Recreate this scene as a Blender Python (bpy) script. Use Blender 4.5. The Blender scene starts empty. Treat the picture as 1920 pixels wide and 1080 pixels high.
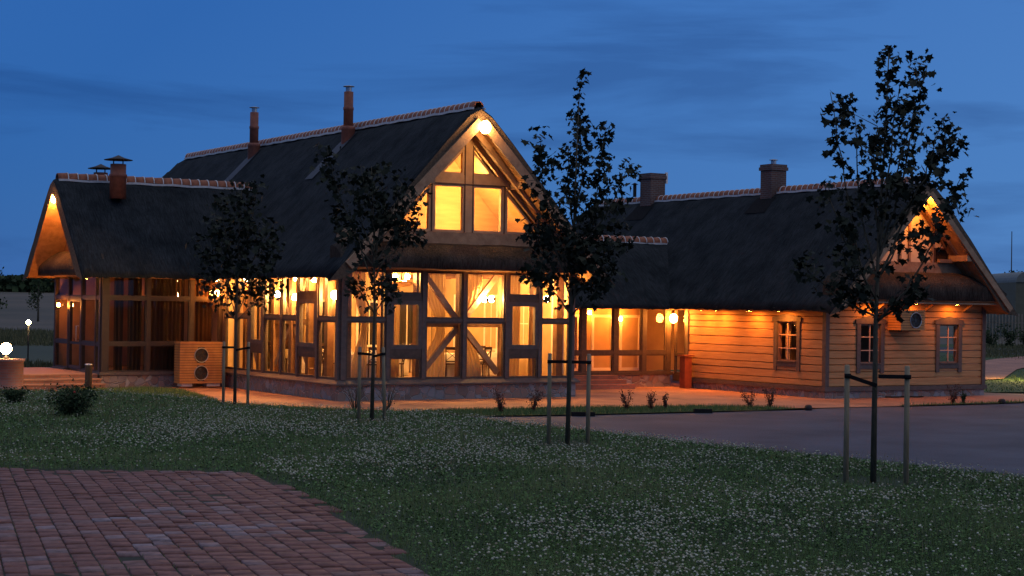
import bpy, bmesh, math, random
import numpy as np
from mathutils import Vector, Matrix, noise
random.seed(7); rng = np.random.default_rng(7)
S = bpy.context.scene; C = S.collection
R = math.radians
# ------------------------------------------------------------------ camera
# world axes: x runs along the glazed gable front, y runs back along the hall, origin at its near corner
TH = R(31.37); RHO = .01477; FPX = 3269.; PIT = math.atan((569.6-540)/FPX)
CAM = Vector((-22.242, -46.112, 2.9))
right = Vector((math.cos(TH), -math.sin(TH), 0)); fwd0 = Vector((math.sin(TH), math.cos(TH), 0)); up0 = Vector((0, 0, 1))
fwd = fwd0*math.cos(PIT)+up0*math.sin(PIT); up1 = -fwd0*math.sin(PIT)+up0*math.cos(PIT)
cr = right*math.cos(RHO)+up1*math.sin(RHO); cu = -right*math.sin(RHO)+up1*math.cos(RHO)
cd = bpy.data.cameras.new('camera'); cam = bpy.data.objects.new('camera', cd); C.objects.link(cam)
m = Matrix((cr, cu, -fwd)).transposed().to_4x4(); m.translation = CAM; cam.matrix_world = m
cd.lens = FPX/1920*36; cd.sensor_width = 36; cd.clip_start = .1; cd.clip_end = 5000
S.camera = cam
def cw(X, D, z=0.):                        # metres right of / ahead of the viewpoint -> world
    p = CAM+right*X+fwd0*D; return Vector((p.x, p.y, z))
# ------------------------------------------------------------------ sky (dusk)
W = bpy.data.worlds.new("World"); S.world = W; W.use_nodes = True
nt = W.node_tree; N = nt.nodes; L = nt.links
for n in list(N): N.remove(n)
out = N.new('ShaderNodeOutputWorld'); bg = N.new('ShaderNodeBackground'); L.new(bg.outputs[0], out.inputs[0])
sky = N.new('ShaderNodeTexSky'); sky.sky_type = 'NISHITA'; sky.sun_disc = False
sky.sun_elevation = R(2.5); sky.sun_rotation = R(135); sky.altitude = 50; sky.ozone_density = 4.0; sky.dust_density = .3
tc = N.new('ShaderNodeTexCoord'); mp = N.new('ShaderNodeMapping'); mp.inputs['Scale'].default_value = (1.5, 1.5, 12); mp.inputs['Location'].default_value = (.35, .2, .52)
L.new(tc.outputs['Generated'], mp.inputs[0])
no = N.new('ShaderNodeTexNoise'); no.inputs['Scale'].default_value = 2.3; no.inputs['Detail'].default_value = 9; no.inputs['Roughness'].default_value = .55; no.inputs['Distortion'].default_value = .3
L.new(mp.outputs[0], no.inputs[0])
rp = N.new('ShaderNodeValToRGB'); rp.color_ramp.elements[0].position = .49; rp.color_ramp.elements[0].color = (1, 1, 1, 1)
rp.color_ramp.elements[1].position = .62; rp.color_ramp.elements[1].color = (.74, .75, .79, 1)
L.new(no.outputs[0], rp.inputs[0])
SKYT = N.new('ShaderNodeMixRGB'); SKYT.blend_type = 'MULTIPLY'; SKYT.inputs[0].default_value = 1; SKYT.inputs[2].default_value = (.42, .80, 1.15, 1)
L.new(sky.outputs[0], SKYT.inputs[1])
mx = N.new('ShaderNodeMixRGB'); mx.blend_type = 'MULTIPLY'; mx.inputs[0].default_value = 1
L.new(rp.outputs[0], mx.inputs[2]); hz = N.new('ShaderNodeMixRGB'); hz.inputs[0].default_value = .72
vd = N.new('ShaderNodeVectorMath'); vd.operation = 'DOT_PRODUCT'; vd.inputs[1].default_value = (.80, -.27, -.95); L.new(tc.outputs['Generated'], vd.inputs[0])
gr = N.new('ShaderNodeValToRGB'); gr.color_ramp.elements[0].position = .25; gr.color_ramp.elements[0].color = (.052, .228, .80, 1); gr.color_ramp.elements[1].position = .80; gr.color_ramp.elements[1].color = (.18, .485, 1.22, 1)
mrg = N.new('ShaderNodeMapRange'); mrg.inputs['From Min'].default_value = -.45; mrg.inputs['From Max'].default_value = .85; L.new(vd.outputs['Value'], mrg.inputs[0]); L.new(mrg.outputs[0], gr.inputs[0])
gs = N.new('ShaderNodeMixRGB'); gs.blend_type = 'MULTIPLY'; gs.inputs[0].default_value = 1; gs.inputs[2].default_value = (4.7, 4.65, 4.5, 1); L.new(gr.outputs[0], gs.inputs[1]); L.new(gs.outputs[0], hz.inputs[2])
L.new(SKYT.outputs[0], hz.inputs[1]); L.new(hz.outputs[0], mx.inputs[1]); sz_ = N.new('ShaderNodeSeparateXYZ'); L.new(tc.outputs['Generated'], sz_.inputs[0]); zr_ = N.new('ShaderNodeMapRange'); zr_.inputs['From Min'].default_value = .26; zr_.inputs['From Max'].default_value = .75; L.new(sz_.outputs[2], zr_.inputs[0])
oc = N.new('ShaderNodeMixRGB'); oc.inputs[2].default_value = (3.1, 3.35, 4.4, 1); L.new(zr_.outputs[0], oc.inputs[0]); L.new(mx.outputs[0], oc.inputs[1]); L.new(oc.outputs[0], bg.inputs[0])   # overhead sky, out of view, made paler to neutralise the ambient light
bg.inputs['Strength'].default_value = .14
sl = bpy.data.lights.new('sun', 'SUN'); sl.energy = .22; sl.angle = R(50); sl.color = (1, .80, .62); so = bpy.data.objects.new('sun', sl); C.objects.link(so)
sd_ = Vector((-math.sin(R(150)), -math.cos(R(150)), -.5)).normalized(); so.rotation_euler = sd_.to_track_quat('-Z', 'Y').to_euler()      # afterglow from the same side as the sky's sun
S.view_settings.view_transform = 'Standard'; S.view_settings.look = 'None'; S.view_settings.gamma = 1; S.view_settings.exposure = 0
S.render.engine = 'CYCLES'; S.cycles.use_denoising = True; S.cycles.max_bounces = 6; S.cycles.transparent_max_bounces = 16
S.cycles.sample_clamp_indirect = 4; S.cycles.caustics_reflective = False; S.cycles.caustics_refractive = False
# ------------------------------------------------------------------ materials
MATS = {}
def mat(name, col, col2=None, scale=4., rough=.8, bump=0., stretch=(1, 1, 1), bscale=None, metal=0., detail=6, spec=.3):
    if name in MATS: return MATS[name]
    M = bpy.data.materials.new(name); M.use_nodes = True; n = M.node_tree.nodes; l = M.node_tree.links
    b = n['Principled BSDF']; b.inputs['Roughness'].default_value = rough; b.inputs['Metallic'].default_value = metal
    b.inputs['Specular IOR Level'].default_value = spec
    t = n.new('ShaderNodeTexCoord'); mpp = n.new('ShaderNodeMapping'); mpp.inputs['Scale'].default_value = stretch; l.new(t.outputs['Object'], mpp.inputs[0])
    z = n.new('ShaderNodeTexNoise'); z.inputs['Scale'].default_value = scale; z.inputs['Detail'].default_value = detail; l.new(mpp.outputs[0], z.inputs[0])
    r = n.new('ShaderNodeValToRGB'); r.color_ramp.elements[0].position = .32; r.color_ramp.elements[1].position = .68
    c2 = col2 or tuple(c*.6 for c in col)
    r.color_ramp.elements[0].color = (*c2, 1); r.color_ramp.elements[1].color = (*col, 1); l.new(z.outputs[0], r.inputs[0]); l.new(r.outputs[0], b.inputs['Base Color'])
    if bump:
        z2 = n.new('ShaderNodeTexNoise'); z2.inputs['Scale'].default_value = bscale or scale*3; z2.inputs['Detail'].default_value = 8; l.new(mpp.outputs[0], z2.inputs[0])
        bp = n.new('ShaderNodeBump'); bp.inputs['Strength'].default_value = bump; bp.inputs['Distance'].default_value = .04; l.new(z2.outputs[0], bp.inputs['Height']); l.new(bp.outputs[0], b.inputs['Normal'])
    MATS[name] = M; return M
def emit(name, col, st):
    M = bpy.data.materials.new(name); M.use_nodes = True; n = M.node_tree.nodes; l = M.node_tree.links
    for x in list(n): n.remove(x)
    o = n.new('ShaderNodeOutputMaterial'); e = n.new('ShaderNodeEmission'); e.inputs[0].default_value = (*col, 1); e.inputs[1].default_value = st; l.new(e.outputs[0], o.inputs[0])
    MATS[name] = M; return M
def glassmat(name, tint=(1, 1, 1), refl=1.0):
    M = bpy.data.materials.new(name); M.use_nodes = True; n = M.node_tree.nodes; l = M.node_tree.links
    for x in list(n): n.remove(x)
    o = n.new('ShaderNodeOutputMaterial'); t = n.new('ShaderNodeBsdfTransparent'); t.inputs[0].default_value = (*tint, 1)
    g = n.new('ShaderNodeBsdfGlossy'); g.inputs['Roughness'].default_value = .02; g.inputs[0].default_value = (refl, refl, refl, 1)
    ge = n.new('ShaderNodeNewGeometry'); dt = n.new('ShaderNodeVectorMath'); dt.operation = 'DOT_PRODUCT'; l.new(ge.outputs['Incoming'], dt.inputs[0]); l.new(ge.outputs['Normal'], dt.inputs[1])
    def mth(op, a, b_=None):
        q = n.new('ShaderNodeMath'); q.operation = op
        for i, x_ in enumerate((a, b_)):
            if x_ is None: continue
            if isinstance(x_, (int, float)): q.inputs[i].default_value = x_
            else: l.new(x_, q.inputs[i])
        return q.outputs[0]
    fr = mth('ADD', mth('MULTIPLY', mth('POWER', mth('SUBTRACT', 1., mth('ABSOLUTE', dt.outputs['Value'])), 5.), .92), .06); mxs = n.new('ShaderNodeMixShader')
    l.new(fr, mxs.inputs[0]); l.new(t.outputs[0], mxs.inputs[1]); l.new(g.outputs[0], mxs.inputs[2]); l.new(mxs.outputs[0], o.inputs[0])
    MATS[name] = M; return M
def stonemat():
    M = bpy.data.materials.new('fieldstone'); M.use_nodes = True; n = M.node_tree.nodes; l = M.node_tree.links; b = n['Principled BSDF']; b.inputs['Roughness'].default_value = .85
    t = n.new('ShaderNodeTexCoord'); nz = n.new('ShaderNodeTexNoise'); nz.inputs['Scale'].default_value = 3; l.new(t.outputs['Object'], nz.inputs[0])
    mm = n.new('ShaderNodeMixRGB'); mm.inputs[0].default_value = .12; l.new(t.outputs['Object'], mm.inputs[1]); l.new(nz.outputs['Color'], mm.inputs[2])
    v = n.new('ShaderNodeTexVoronoi'); v.inputs['Scale'].default_value = 4.4; l.new(mm.outputs[0], v.inputs['Vector'])
    v2 = n.new('ShaderNodeTexVoronoi'); v2.feature = 'DISTANCE_TO_EDGE'; v2.inputs['Scale'].default_value = 4.4; l.new(mm.outputs[0], v2.inputs['Vector'])
    r = n.new('ShaderNodeValToRGB'); cr_ = r.color_ramp; cr_.elements[0].color = (.12, .10, .09, 1); cr_.elements[1].color = (.34, .33, .32, 1)
    e = cr_.elements.new(.4); e.color = (.26, .17, .13, 1); e = cr_.elements.new(.7); e.color = (.20, .20, .21, 1)
    l.new(v.outputs['Color'], r.inputs[0])
    j = n.new('ShaderNodeValToRGB'); j.color_ramp.elements[0].position = .02; j.color_ramp.elements[1].position = .06; l.new(v2.outputs[0], j.inputs[0])
    mo = n.new('ShaderNodeMixRGB'); mo.inputs[1].default_value = (.30, .28, .26, 1); l.new(j.outputs[0], mo.inputs[0]); l.new(r.outputs[0], mo.inputs[2]); l.new(mo.outputs[0], b.inputs['Base Color'])
    bp = n.new('ShaderNodeBump'); bp.inputs['Strength'].default_value = .9; bp.inputs['Distance'].default_value = .05; l.new(j.outputs[0], bp.inputs['Height']); l.new(bp.outputs[0], b.inputs['Normal'])
    MATS['fieldstone'] = M; return M
def brickmat(name, c1, c2, mortar, w, h, msize=.012, rot=0., vert=False):
    M = bpy.data.materials.new(name); M.use_nodes = True; n = M.node_tree.nodes; l = M.node_tree.links; b = n['Principled BSDF']; b.inputs['Roughness'].default_value = .8
    t = n.new('ShaderNodeTexCoord'); mpp = n.new('ShaderNodeMapping'); mpp.inputs['Rotation'].default_value = (rot if rot > 9 else 0, 0, 0 if rot > 9 else rot)
    l.new(t.outputs['Object'], mpp.inputs[0])
    k = n.new('ShaderNodeTexBrick'); k.inputs['Scale'].default_value = 1; k.inputs['Brick Width'].default_value = w; k.inputs['Row Height'].default_value = h; k.inputs['Mortar Size'].default_value = msize
    if vert:
        sx = n.new('ShaderNodeSeparateXYZ'); cx = n.new('ShaderNodeCombineXYZ'); ad = n.new('ShaderNodeMath'); l.new(t.outputs['Object'], sx.inputs[0]); l.new(sx.outputs[0], ad.inputs[0]); l.new(sx.outputs[1], ad.inputs[1]); l.new(ad.outputs[0], cx.inputs[0]); l.new(sx.outputs[2], cx.inputs[1]); mpp = cx
    k.inputs['Color1'].default_value = (*c1, 1); k.inputs['Color2'].default_value = (*c2, 1); k.inputs['Mortar'].default_value = (*mortar, 1)
    l.new(mpp.outputs[0], k.inputs['Vector'])
    nz = n.new('ShaderNodeTexNoise'); nz.inputs['Scale'].default_value = .7; nz.inputs['Detail'].default_value = 6; l.new(t.outputs['Object'], nz.inputs[0])
    rr = n.new('ShaderNodeValToRGB'); rr.color_ramp.elements[0].color = (.6, .6, .6, 1); rr.color_ramp.elements[1].color = (1.2, 1.2, 1.2, 1); rr.color_ramp.elements[0].position = .3; rr.color_ramp.elements[1].position = .7; l.new(nz.outputs[0], rr.inputs[0])
    mm = n.new('ShaderNodeMixRGB'); mm.blend_type = 'MULTIPLY'; mm.inputs[0].default_value = 1; l.new(k.outputs[0], mm.inputs[1]); l.new(rr.outputs[0], mm.inputs[2]); l.new(mm.outputs[0], b.inputs['Base Color'])
    MATS[name] = M; return M
def thatchmat(nm='thatch', st=(3, 24, 3)):
    M = bpy.data.materials.new(nm); M.use_nodes = True; n = M.node_tree.nodes; l = M.node_tree.links; b = n['Principled BSDF']; b.inputs['Roughness'].default_value = .95; b.inputs['Specular IOR Level'].default_value = .1
    t = n.new('ShaderNodeTexCoord')
    a = n.new('ShaderNodeTexNoise'); a.inputs['Scale'].default_value = 1.1; a.inputs['Detail'].default_value = 9; a.inputs['Roughness'].default_value = .65; l.new(t.outputs['Object'], a.inputs[0])
    r = n.new('ShaderNodeValToRGB'); e = r.color_ramp.elements; e[0].position = .3; e[0].color = (.008, .012, .015, 1); e[1].position = .7; e[1].color = (.029, .035, .040, 1)
    l.new(a.outputs[0], r.inputs[0])
    mq = n.new('ShaderNodeMapping'); mq.inputs['Scale'].default_value = st; l.new(t.outputs['Object'], mq.inputs[0]); f = n.new('ShaderNodeTexNoise'); f.inputs['Scale'].default_value = 1.0; f.inputs['Detail'].default_value = 7; f.inputs['Roughness'].default_value = .7; l.new(mq.outputs[0], f.inputs[0])
    r2 = n.new('ShaderNodeValToRGB'); r2.color_ramp.elements[0].position = .3; r2.color_ramp.elements[0].color = (.35, .35, .35, 1); r2.color_ramp.elements[1].position = .7; r2.color_ramp.elements[1].color = (1.7, 1.65, 1.6, 1); l.new(f.outputs[0], r2.inputs[0])
    mm = n.new('ShaderNodeMixRGB'); mm.blend_type = 'MULTIPLY'; mm.inputs[0].default_value = 1; l.new(r.outputs[0], mm.inputs[1]); l.new(r2.outputs[0], mm.inputs[2]); l.new(mm.outputs[0], b.inputs['Base Color'])
    bp = n.new('ShaderNodeBump'); bp.inputs['Strength'].default_value = .8; bp.inputs['Distance'].default_value = .06; l.new(f.outputs[0], bp.inputs['Height']); l.new(bp.outputs[0], b.inputs['Normal'])
    MATS[nm] = M; return M
def attrmat(name, stops, rough=.85, spec=.3, transl=0.):
    M = bpy.data.materials.new(name); M.use_nodes = True; n = M.node_tree.nodes; l = M.node_tree.links; b = n['Principled BSDF']; b.inputs['Roughness'].default_value = rough; b.inputs['Specular IOR Level'].default_value = spec
    a = n.new('ShaderNodeAttribute'); a.attribute_name = 'rnd'; r = n.new('ShaderNodeValToRGB')
    r.color_ramp.elements[0].color = (*stops[0][1], 1); r.color_ramp.elements[0].position = stops[0][0]
    r.color_ramp.elements[1].color = (*stops[-1][1], 1); r.color_ramp.elements[1].position = stops[-1][0]
    for p, c in stops[1:-1]:
        e = r.color_ramp.elements.new(p); e.color = (*c, 1)
    l.new(a.outputs['Fac'], r.inputs[0])
    if rough < .8:
        t = n.new('ShaderNodeTexCoord'); z = n.new('ShaderNodeTexNoise'); z.inputs['Scale'].default_value = 9; z.inputs['Detail'].default_value = 8; z.inputs['Roughness'].default_value = .7; l.new(t.outputs['Object'], z.inputs[0])
        r2 = n.new('ShaderNodeValToRGB'); r2.color_ramp.elements[0].color = (.55, .5, .5, 1); r2.color_ramp.elements[0].position = .35; r2.color_ramp.elements[1].position = .66; r2.color_ramp.elements[1].color = (1.35, 1.4, 1.5, 1); l.new(z.outputs[0], r2.inputs[0])
        mm = n.new('ShaderNodeMixRGB'); mm.blend_type = 'MULTIPLY'; mm.inputs[0].default_value = 1; l.new(r.outputs[0], mm.inputs[1]); l.new(r2.outputs[0], mm.inputs[2]); l.new(mm.outputs[0], b.inputs['Base Color'])
    else: l.new(r.outputs[0], b.inputs['Base Color'])
    MATS[name] = M; return M
def drapemat(name, col, tr=.35):
    M = bpy.data.materials.new(name); M.use_nodes = True; n = M.node_tree.nodes; l = M.node_tree.links
    for x in list(n): n.remove(x)
    o = n.new('ShaderNodeOutputMaterial'); d = n.new('ShaderNodeBsdfDiffuse'); d.inputs[0].default_value = (*col, 1); t = n.new('ShaderNodeBsdfTranslucent'); t.inputs[0].default_value = (*col, 1)
    s = n.new('ShaderNodeMixShader'); s.inputs[0].default_value = tr; l.new(d.outputs[0], s.inputs[1]); l.new(t.outputs[0], s.inputs[2]); l.new(s.outputs[0], o.inputs[0]); MATS[name] = M; return M
reed_u = mat('reed_underside', (.40, .22, .10), (.26, .14, .06), 5, .9, .6, (1, 1, 1), 40); reed_c = mat('cut_reed_ends', (.14, .10, .065), (.07, .05, .035), 14, .95, .9, bscale=60); thatch = thatchmat(); thatch_x = thatchmat('thatch_cross', (24, 3, 3)); stone = stonemat()
pine = mat('pine_board', (.46, .27, .13), (.36, .20, .09), 2.2, .7, .25, (1, 1, 9))
log_m = mat('painted_log_board', (.47, .275, .115), (.35, .19, .075), 1.6, .65, .3, (1, 1, 12))
beam_m = mat('oak_beam', (.34, .22, .13), (.24, .14, .08), 5, .7, .3)
innerwood = mat('inner_oak_post', (.20, .10, .045), (.13, .06, .03), 5, .6, .2)
grey = mat('grey_painted_trim', (.115, .094, .08), (.08, .066, .058), 8, .6, .1)
frame_m = mat('brown_window_frame', (.085, .06, .045), (.06, .042, .03), 8, .5, .1)
darkwood = mat('dark_stained_wood', (.09, .05, .03), (.06, .03, .02), 8, .5)
creamwall = mat('cream_plaster', (.50, .34, .18), (.43, .29, .15), 3, .8)
white_m = mat('white_paint', (.75, .70, .62), (.68, .62, .54), 5, .5)
floor_m = mat('hall_floorboards', (.30, .17, .09), (.22, .12, .06), 3, .4, 0, (1, 8, 1))
terra = mat('terracotta_flue', (.26, .09, .055), (.17, .06, .04), 7, .6, .2)
tile_m = mat('ridge_tile_clay', (.32, .115, .06), (.20, .07, .04), 6, .7, .3)
mortar_m = mat('white_mortar', (.62, .62, .62), (.46, .46, .46), 8, .8, .2)
metal_m = mat('galvanised_steel', (.45, .45, .46), (.35, .35, .36), 10, .4, 0, metal=.8)
darkmetal = mat('dark_brown_metal', (.028, .018, .015), (.018, .013, .012), 10, .6)
lead_m = mat('lead_flashing', (.04, .044, .055), (.026, .03, .038), 5, .6, .2)
red_m = mat('red_brown_board', (.28, .075, .035), (.2, .05, .025), 6, .6, .2)
bark_m = mat('young_maple_bark', (.12, .095, .06), (.07, .06, .04), 20, .9, .4, (1, 1, .3))
stake_m = mat('round_pine_stake', (.36, .28, .17), (.25, .19, .11), 15, .8, .3, (1, 1, .2))
rubber = mat('black_rubber', (.014, .014, .015), (.01, .01, .01), 10, .95, spec=.1)
steel_fan = mat('fan_grille_steel', (.05, .05, .055), (.035, .035, .04), 10, .3)
cloth_m = drapemat('white_tablecloth', (.85, .82, .74), .2)
drape_m = drapemat('cream_curtain', (.62, .44, .22), .3)
brown_drape = drapemat('brown_blind', (.06, .033, .019), .2); wframe = mat('dark_wing_frame', (.048, .034, .027), (.033, .024, .02), 8, .45, .1)
pane_m = glassmat('window_glass', refl=.35)
brick_chim = brickmat('chimney_brick', (.13, .052, .036), (.09, .04, .03), (.14, .12, .11), .24, .075, .014, 0, True)
BULB = emit('lamp_glow', (1, .49, .13), 1000.)
BULBX = emit('eave_lamp_glow', (1, .27, .033), 620.)
GLOWC = emit('corridor_lamp_glow', (1, .30, .04), 520.)
BULBY = emit('garden_lamp_glow', (1, .66, .25), 420.)
# ------------------------------------------------------------------ mesh builder
ORG = {}
class MB:
    def __init__(s): s.v = []; s.f = []; s.sm = []; s.mi = []; s.cur = 0
    def add(s, vs, fs, smooth=False):
        o = len(s.v); s.v += [tuple(v) for v in vs]
        for f in fs: s.f.append([i+o for i in f]); s.sm.append(smooth); s.mi.append(s.cur)
    def box(s, a, b):
        x0, x1 = sorted((a[0], b[0])); y0, y1 = sorted((a[1], b[1])); z0, z1 = sorted((a[2], b[2]))
        s.add([(x0, y0, z0), (x1, y0, z0), (x1, y1, z0), (x0, y1, z0), (x0, y0, z1), (x1, y0, z1), (x1, y1, z1), (x0, y1, z1)],
              [(0, 3, 2, 1), (4, 5, 6, 7), (0, 1, 5, 4), (1, 2, 6, 5), (2, 3, 7, 6), (3, 0, 4, 7)]); return s
    def beam(s, p, q, w, h, side=None):
        p = Vector(p); q = Vector(q); d = (q-p).normalized()
        sd = Vector(side) if side else (Vector((0, 0, 1)).cross(d) if abs(d.z) < .99 else Vector((1, 0, 0)))
        sd = (sd-d*sd.dot(d)).normalized(); n = d.cross(sd)
        vs = []
        for c in (p, q):
            for a, b in ((-1, -1), (1, -1), (1, 1), (-1, 1)): vs.append(c+sd*(w/2*a)+n*(h/2*b))
        s.add(vs, [(0, 3, 2, 1), (4, 5, 6, 7), (0, 1, 5, 4), (1, 2, 6, 5), (2, 3, 7, 6), (3, 0, 4, 7)]); return s
    def tube(s, pts, rads, n=8, smooth=True, cap=True):
        pts = [Vector(p) for p in pts]; rads = rads if hasattr(rads, '__len__') else [rads]*len(pts); vs = []; fs = []
        for i, p in enumerate(pts):
            d = (pts[min(i+1, len(pts)-1)]-pts[max(i-1, 0)]).normalized()
            a = d.cross(Vector((.31, .95, .1))).normalized(); b = d.cross(a)
            for k in range(n):
                t = 2*math.pi*k/n; vs.append(p+(a*math.cos(t)+b*math.sin(t))*rads[i])
        for i in range(len(pts)-1):
            for k in range(n): fs.append((i*n+k, i*n+(k+1) % n, (i+1)*n+(k+1) % n, (i+1)*n+k))
        s.add(vs, fs, smooth)
        if cap:
            o = len(s.v)-len(vs); s.f.append([o+k for k in range(n)][::-1]); s.f.append([o+(len(pts)-1)*n+k for k in range(n)]); s.sm += [False]*2; s.mi += [s.cur]*2
        return s
    def lathe(s, c, prof, n=16, smooth=True):
        vs = []; fs = []
        for r, z in prof:
            for k in range(n): t = 2*math.pi*k/n; vs.append((c[0]+r*math.cos(t), c[1]+r*math.sin(t), c[2]+z))
        for i in range(len(prof)-1):
            for k in range(n): fs.append((i*n+k, i*n+(k+1) % n, (i+1)*n+(k+1) % n, (i+1)*n+k))
        s.add(vs, fs, smooth); return s
    def ball(s, c, r, n=10, sz=1.):
        return s.lathe(c, [(max(r*math.sin(math.pi*i/n), .0005), -r*sz*math.cos(math.pi*i/n)) for i in range(n+1)], n+2)
    def disc(s, c, r, nrm, n=14):
        nrm = Vector(nrm).normalized(); a = nrm.cross(Vector((.3, .2, .9)) if abs(nrm.z) < .9 else Vector((1, 0, 0))).normalized(); b = nrm.cross(a)
        s.add([Vector(c)+(a*math.cos(2*math.pi*k/n)+b*math.sin(2*math.pi*k/n))*r for k in range(n)], [tuple(range(n))]); return s
    def prism(s, poly, off):                 # poly: 3D points, off: vector
        n = len(poly); o = Vector(off)
        s.add([Vector(p) for p in poly]+[Vector(p)+o for p in poly], [tuple(range(n))[::-1], tuple(range(n, 2*n))]+[(i, (i+1) % n, n+(i+1) % n, n+i) for i in range(n)]); return s
    def build(s, name, m, parent=None, label=None, cat=None, group=None, kind=None, keep=False):
        me = bpy.data.meshes.new(name); ob = bpy.data.objects.new(name, me); C.objects.link(ob)
        if parent: org = ORG[parent]; ob.parent = parent
        elif keep: org = Vector((0, 0, 0))
        else:
            a = np.array(s.v); mn = a.min(0); mxx = a.max(0); org = Vector(((mn[0]+mxx[0])/2, (mn[1]+mxx[1])/2, mn[2])); ob.location = org
        ORG[ob] = org
        me.from_pydata([(v[0]-org.x, v[1]-org.y, v[2]-org.z) for v in s.v], [], s.f)
        for mm in (m if isinstance(m, (list, tuple)) else [m]): me.materials.append(mm)
        me.polygons.foreach_set('use_smooth', s.sm); me.polygons.foreach_set('material_index', s.mi)
        bm = bmesh.new(); bm.from_mesh(me); bmesh.ops.recalc_face_normals(bm, faces=bm.faces); bm.to_mesh(me); bm.free()
        me.update(); tag(ob, label, cat, group, kind); return ob
def tag(o, label=None, cat=None, group=None, kind=None):
    if label: o['label'] = label
    if cat: o['category'] = cat
    if group: o['group'] = group
    if kind: o['kind'] = kind
    return o
def thing(name, loc, label, cat, group=None):
    o = bpy.data.objects.new(name, None); C.objects.link(o); o.location = loc; o.empty_display_size = .2; ORG[o] = Vector(loc); return tag(o, label, cat, group)
def dup(root, loc, rz, label, group=None):
    r = root.copy(); C.objects.link(r); r.location = loc; r.rotation_euler = (0, 0, rz); r['label'] = label
    if group: r['group'] = group
    for ch in list(root.children):
        c = ch.copy(); C.objects.link(c); c.parent = r
        for g in list(ch.children): d = g.copy(); C.objects.link(d); d.parent = c
    return r
def rawmesh(name, V, F, m, rnd=None, smooth=False, parent=None, **k):      # V (n,3) float, F (m,k) int arrays
    me = bpy.data.meshes.new(name); V = np.asarray(V, np.float32); F = np.asarray(F, np.int32)
    org = ORG[parent] if parent else Vector((0, 0, 0))
    if parent is None and not k.get('keep', True):
        org = Vector(((V[:, 0].min()+V[:, 0].max())/2, (V[:, 1].min()+V[:, 1].max())/2, V[:, 2].min()))
    V = V-np.array(org, np.float32)
    me.vertices.add(len(V)); me.vertices.foreach_set('co', V.ravel()); kk = F.shape[1]
    me.loops.add(F.size); me.loops.foreach_set('vertex_index', F.ravel()); me.polygons.add(len(F))
    me.polygons.foreach_set('loop_start', np.arange(0, F.size, kk, dtype=np.int32))
    me.update(calc_edges=True)
    if smooth: me.polygons.foreach_set('use_smooth', np.ones(len(F), bool))
    if rnd is not None: a = me.attributes.new('rnd', 'FLOAT', 'FACE'); a.data.foreach_set('value', np.asarray(rnd, np.float32))
    me.materials.append(m); ob = bpy.data.objects.new(name, me); C.objects.link(ob)
    if parent: ob.parent = parent
    else: ob.location = org
    ORG[ob] = org; return tag(ob, k.get('label'), k.get('cat'), k.get('group'), k.get('kind'))
# ------------------------------------------------------------------ terrain
CREST = sorted([(9., 13.), (5.66, 19.2), (4.27, 21.7), (2.28, 24.5), (.88, 27.), (-.89, 30.2), (-2.55, 32.3), (-4.29, 33.7), (-5.49, 35.), (-9.2, 39.), (-11.7, 40.1), (-22., 41.5)])
CX = np.array([c[0] for c in CREST]); CD = np.array([c[1] for c in CREST])
def terr(X, D):
    X = np.asarray(X, float); D = np.asarray(D, float)
    zt = 1.35-.015*D+.018*np.sin(X*1.3+D*.5)*np.clip((D-19)/4, 0, 1)
    d = (D-(np.interp(X, CX, CD)-.6))*.62; s = np.clip(d/5.5, 0, 1); s = s*s*(3-2*s)
    k_ = np.clip((-.1-(X-np.interp(D, [8, 10, 10.95, 12.24, 13.5, 15.3, 17.3, 18.6], [-.2, -.42, -.51, -.8, -1.13, -1.65, -2.3, -2.95])))/.15, 0, 1)*np.clip((18.42-D)/.1, 0, 1)
    return zt*(1-s)-.06*s-.05*k_
def terr1(X, D): return float(terr(X, D))
# ground and paving
g = MB(); n_ = 24
g.add([cw(x, d, 0) + Vector((0, 0, -.10)) for x, d in ((-2500, -300), (2500, -300), (2500, 4500), (-2500, 4500))], [(0, 1, 2, 3)])
grass_g = mat('short_lawn', (.060, .085, .026), (.035, .055, .018), 1.3, .95, .6, bscale=30)
g.build('ground', mat('meadow_ground', (.055, .062, .03), (.035, .042, .022), .08, .95, .3), kind='structure', keep=True)
# lawn soil and turf mound
xs = np.linspace(-24, 16, 130); ds = np.concatenate([np.linspace(-8, 9, 12), np.linspace(9.3, 48, 170)])
XX, DD = np.meshgrid(xs, ds); ZZ = terr(XX, DD)
Pw = np.array(CAM)[None, None, :]*np.array([1, 1, 0])+XX[..., None]*np.array(right)+DD[..., None]*np.array(fwd0); Pw[..., 2] = ZZ
idx = np.arange(XX.size).reshape(XX.shape); F4 = np.stack([idx[:-1, :-1], idx[:-1, 1:], idx[1:, 1:], idx[1:, :-1]], -1).reshape(-1, 4)
rawmesh('lawn_ground', Pw.reshape(-1, 3), F4, mat('turf_soil', (.035, .05, .018), (.022, .032, .012), 2.2, .95, .5, bscale=25), smooth=True, kind='structure')
def sheet(name, pts, z, m, kind='structure', dome=0., **k):
    mb = MB(); mb.add([(p[0], p[1], z) for p in pts], [tuple(range(len(pts)))]); return mb.build(name, m, kind=kind, keep=True, **k)
road_m = mat('grey_driveway_pavers', (.064, .070, .094), (.036, .040, .055), .5, .8, .35, bscale=30, detail=12)
path_m = brickmat('red_clay_paving', (.42, .185, .095), (.33, .14, .07), (.2, .09, .05), .2, .1, .01, R(12))
sheet('driveway', [(-14, -22), (40, -70), (90, -50), (60, -6.0), (24, -6.6), (12, -7.3), (11.2, -7.7), (-.5, -7.35), (-3, -7.9), (-14, -9)], -.03, road_m)
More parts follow.
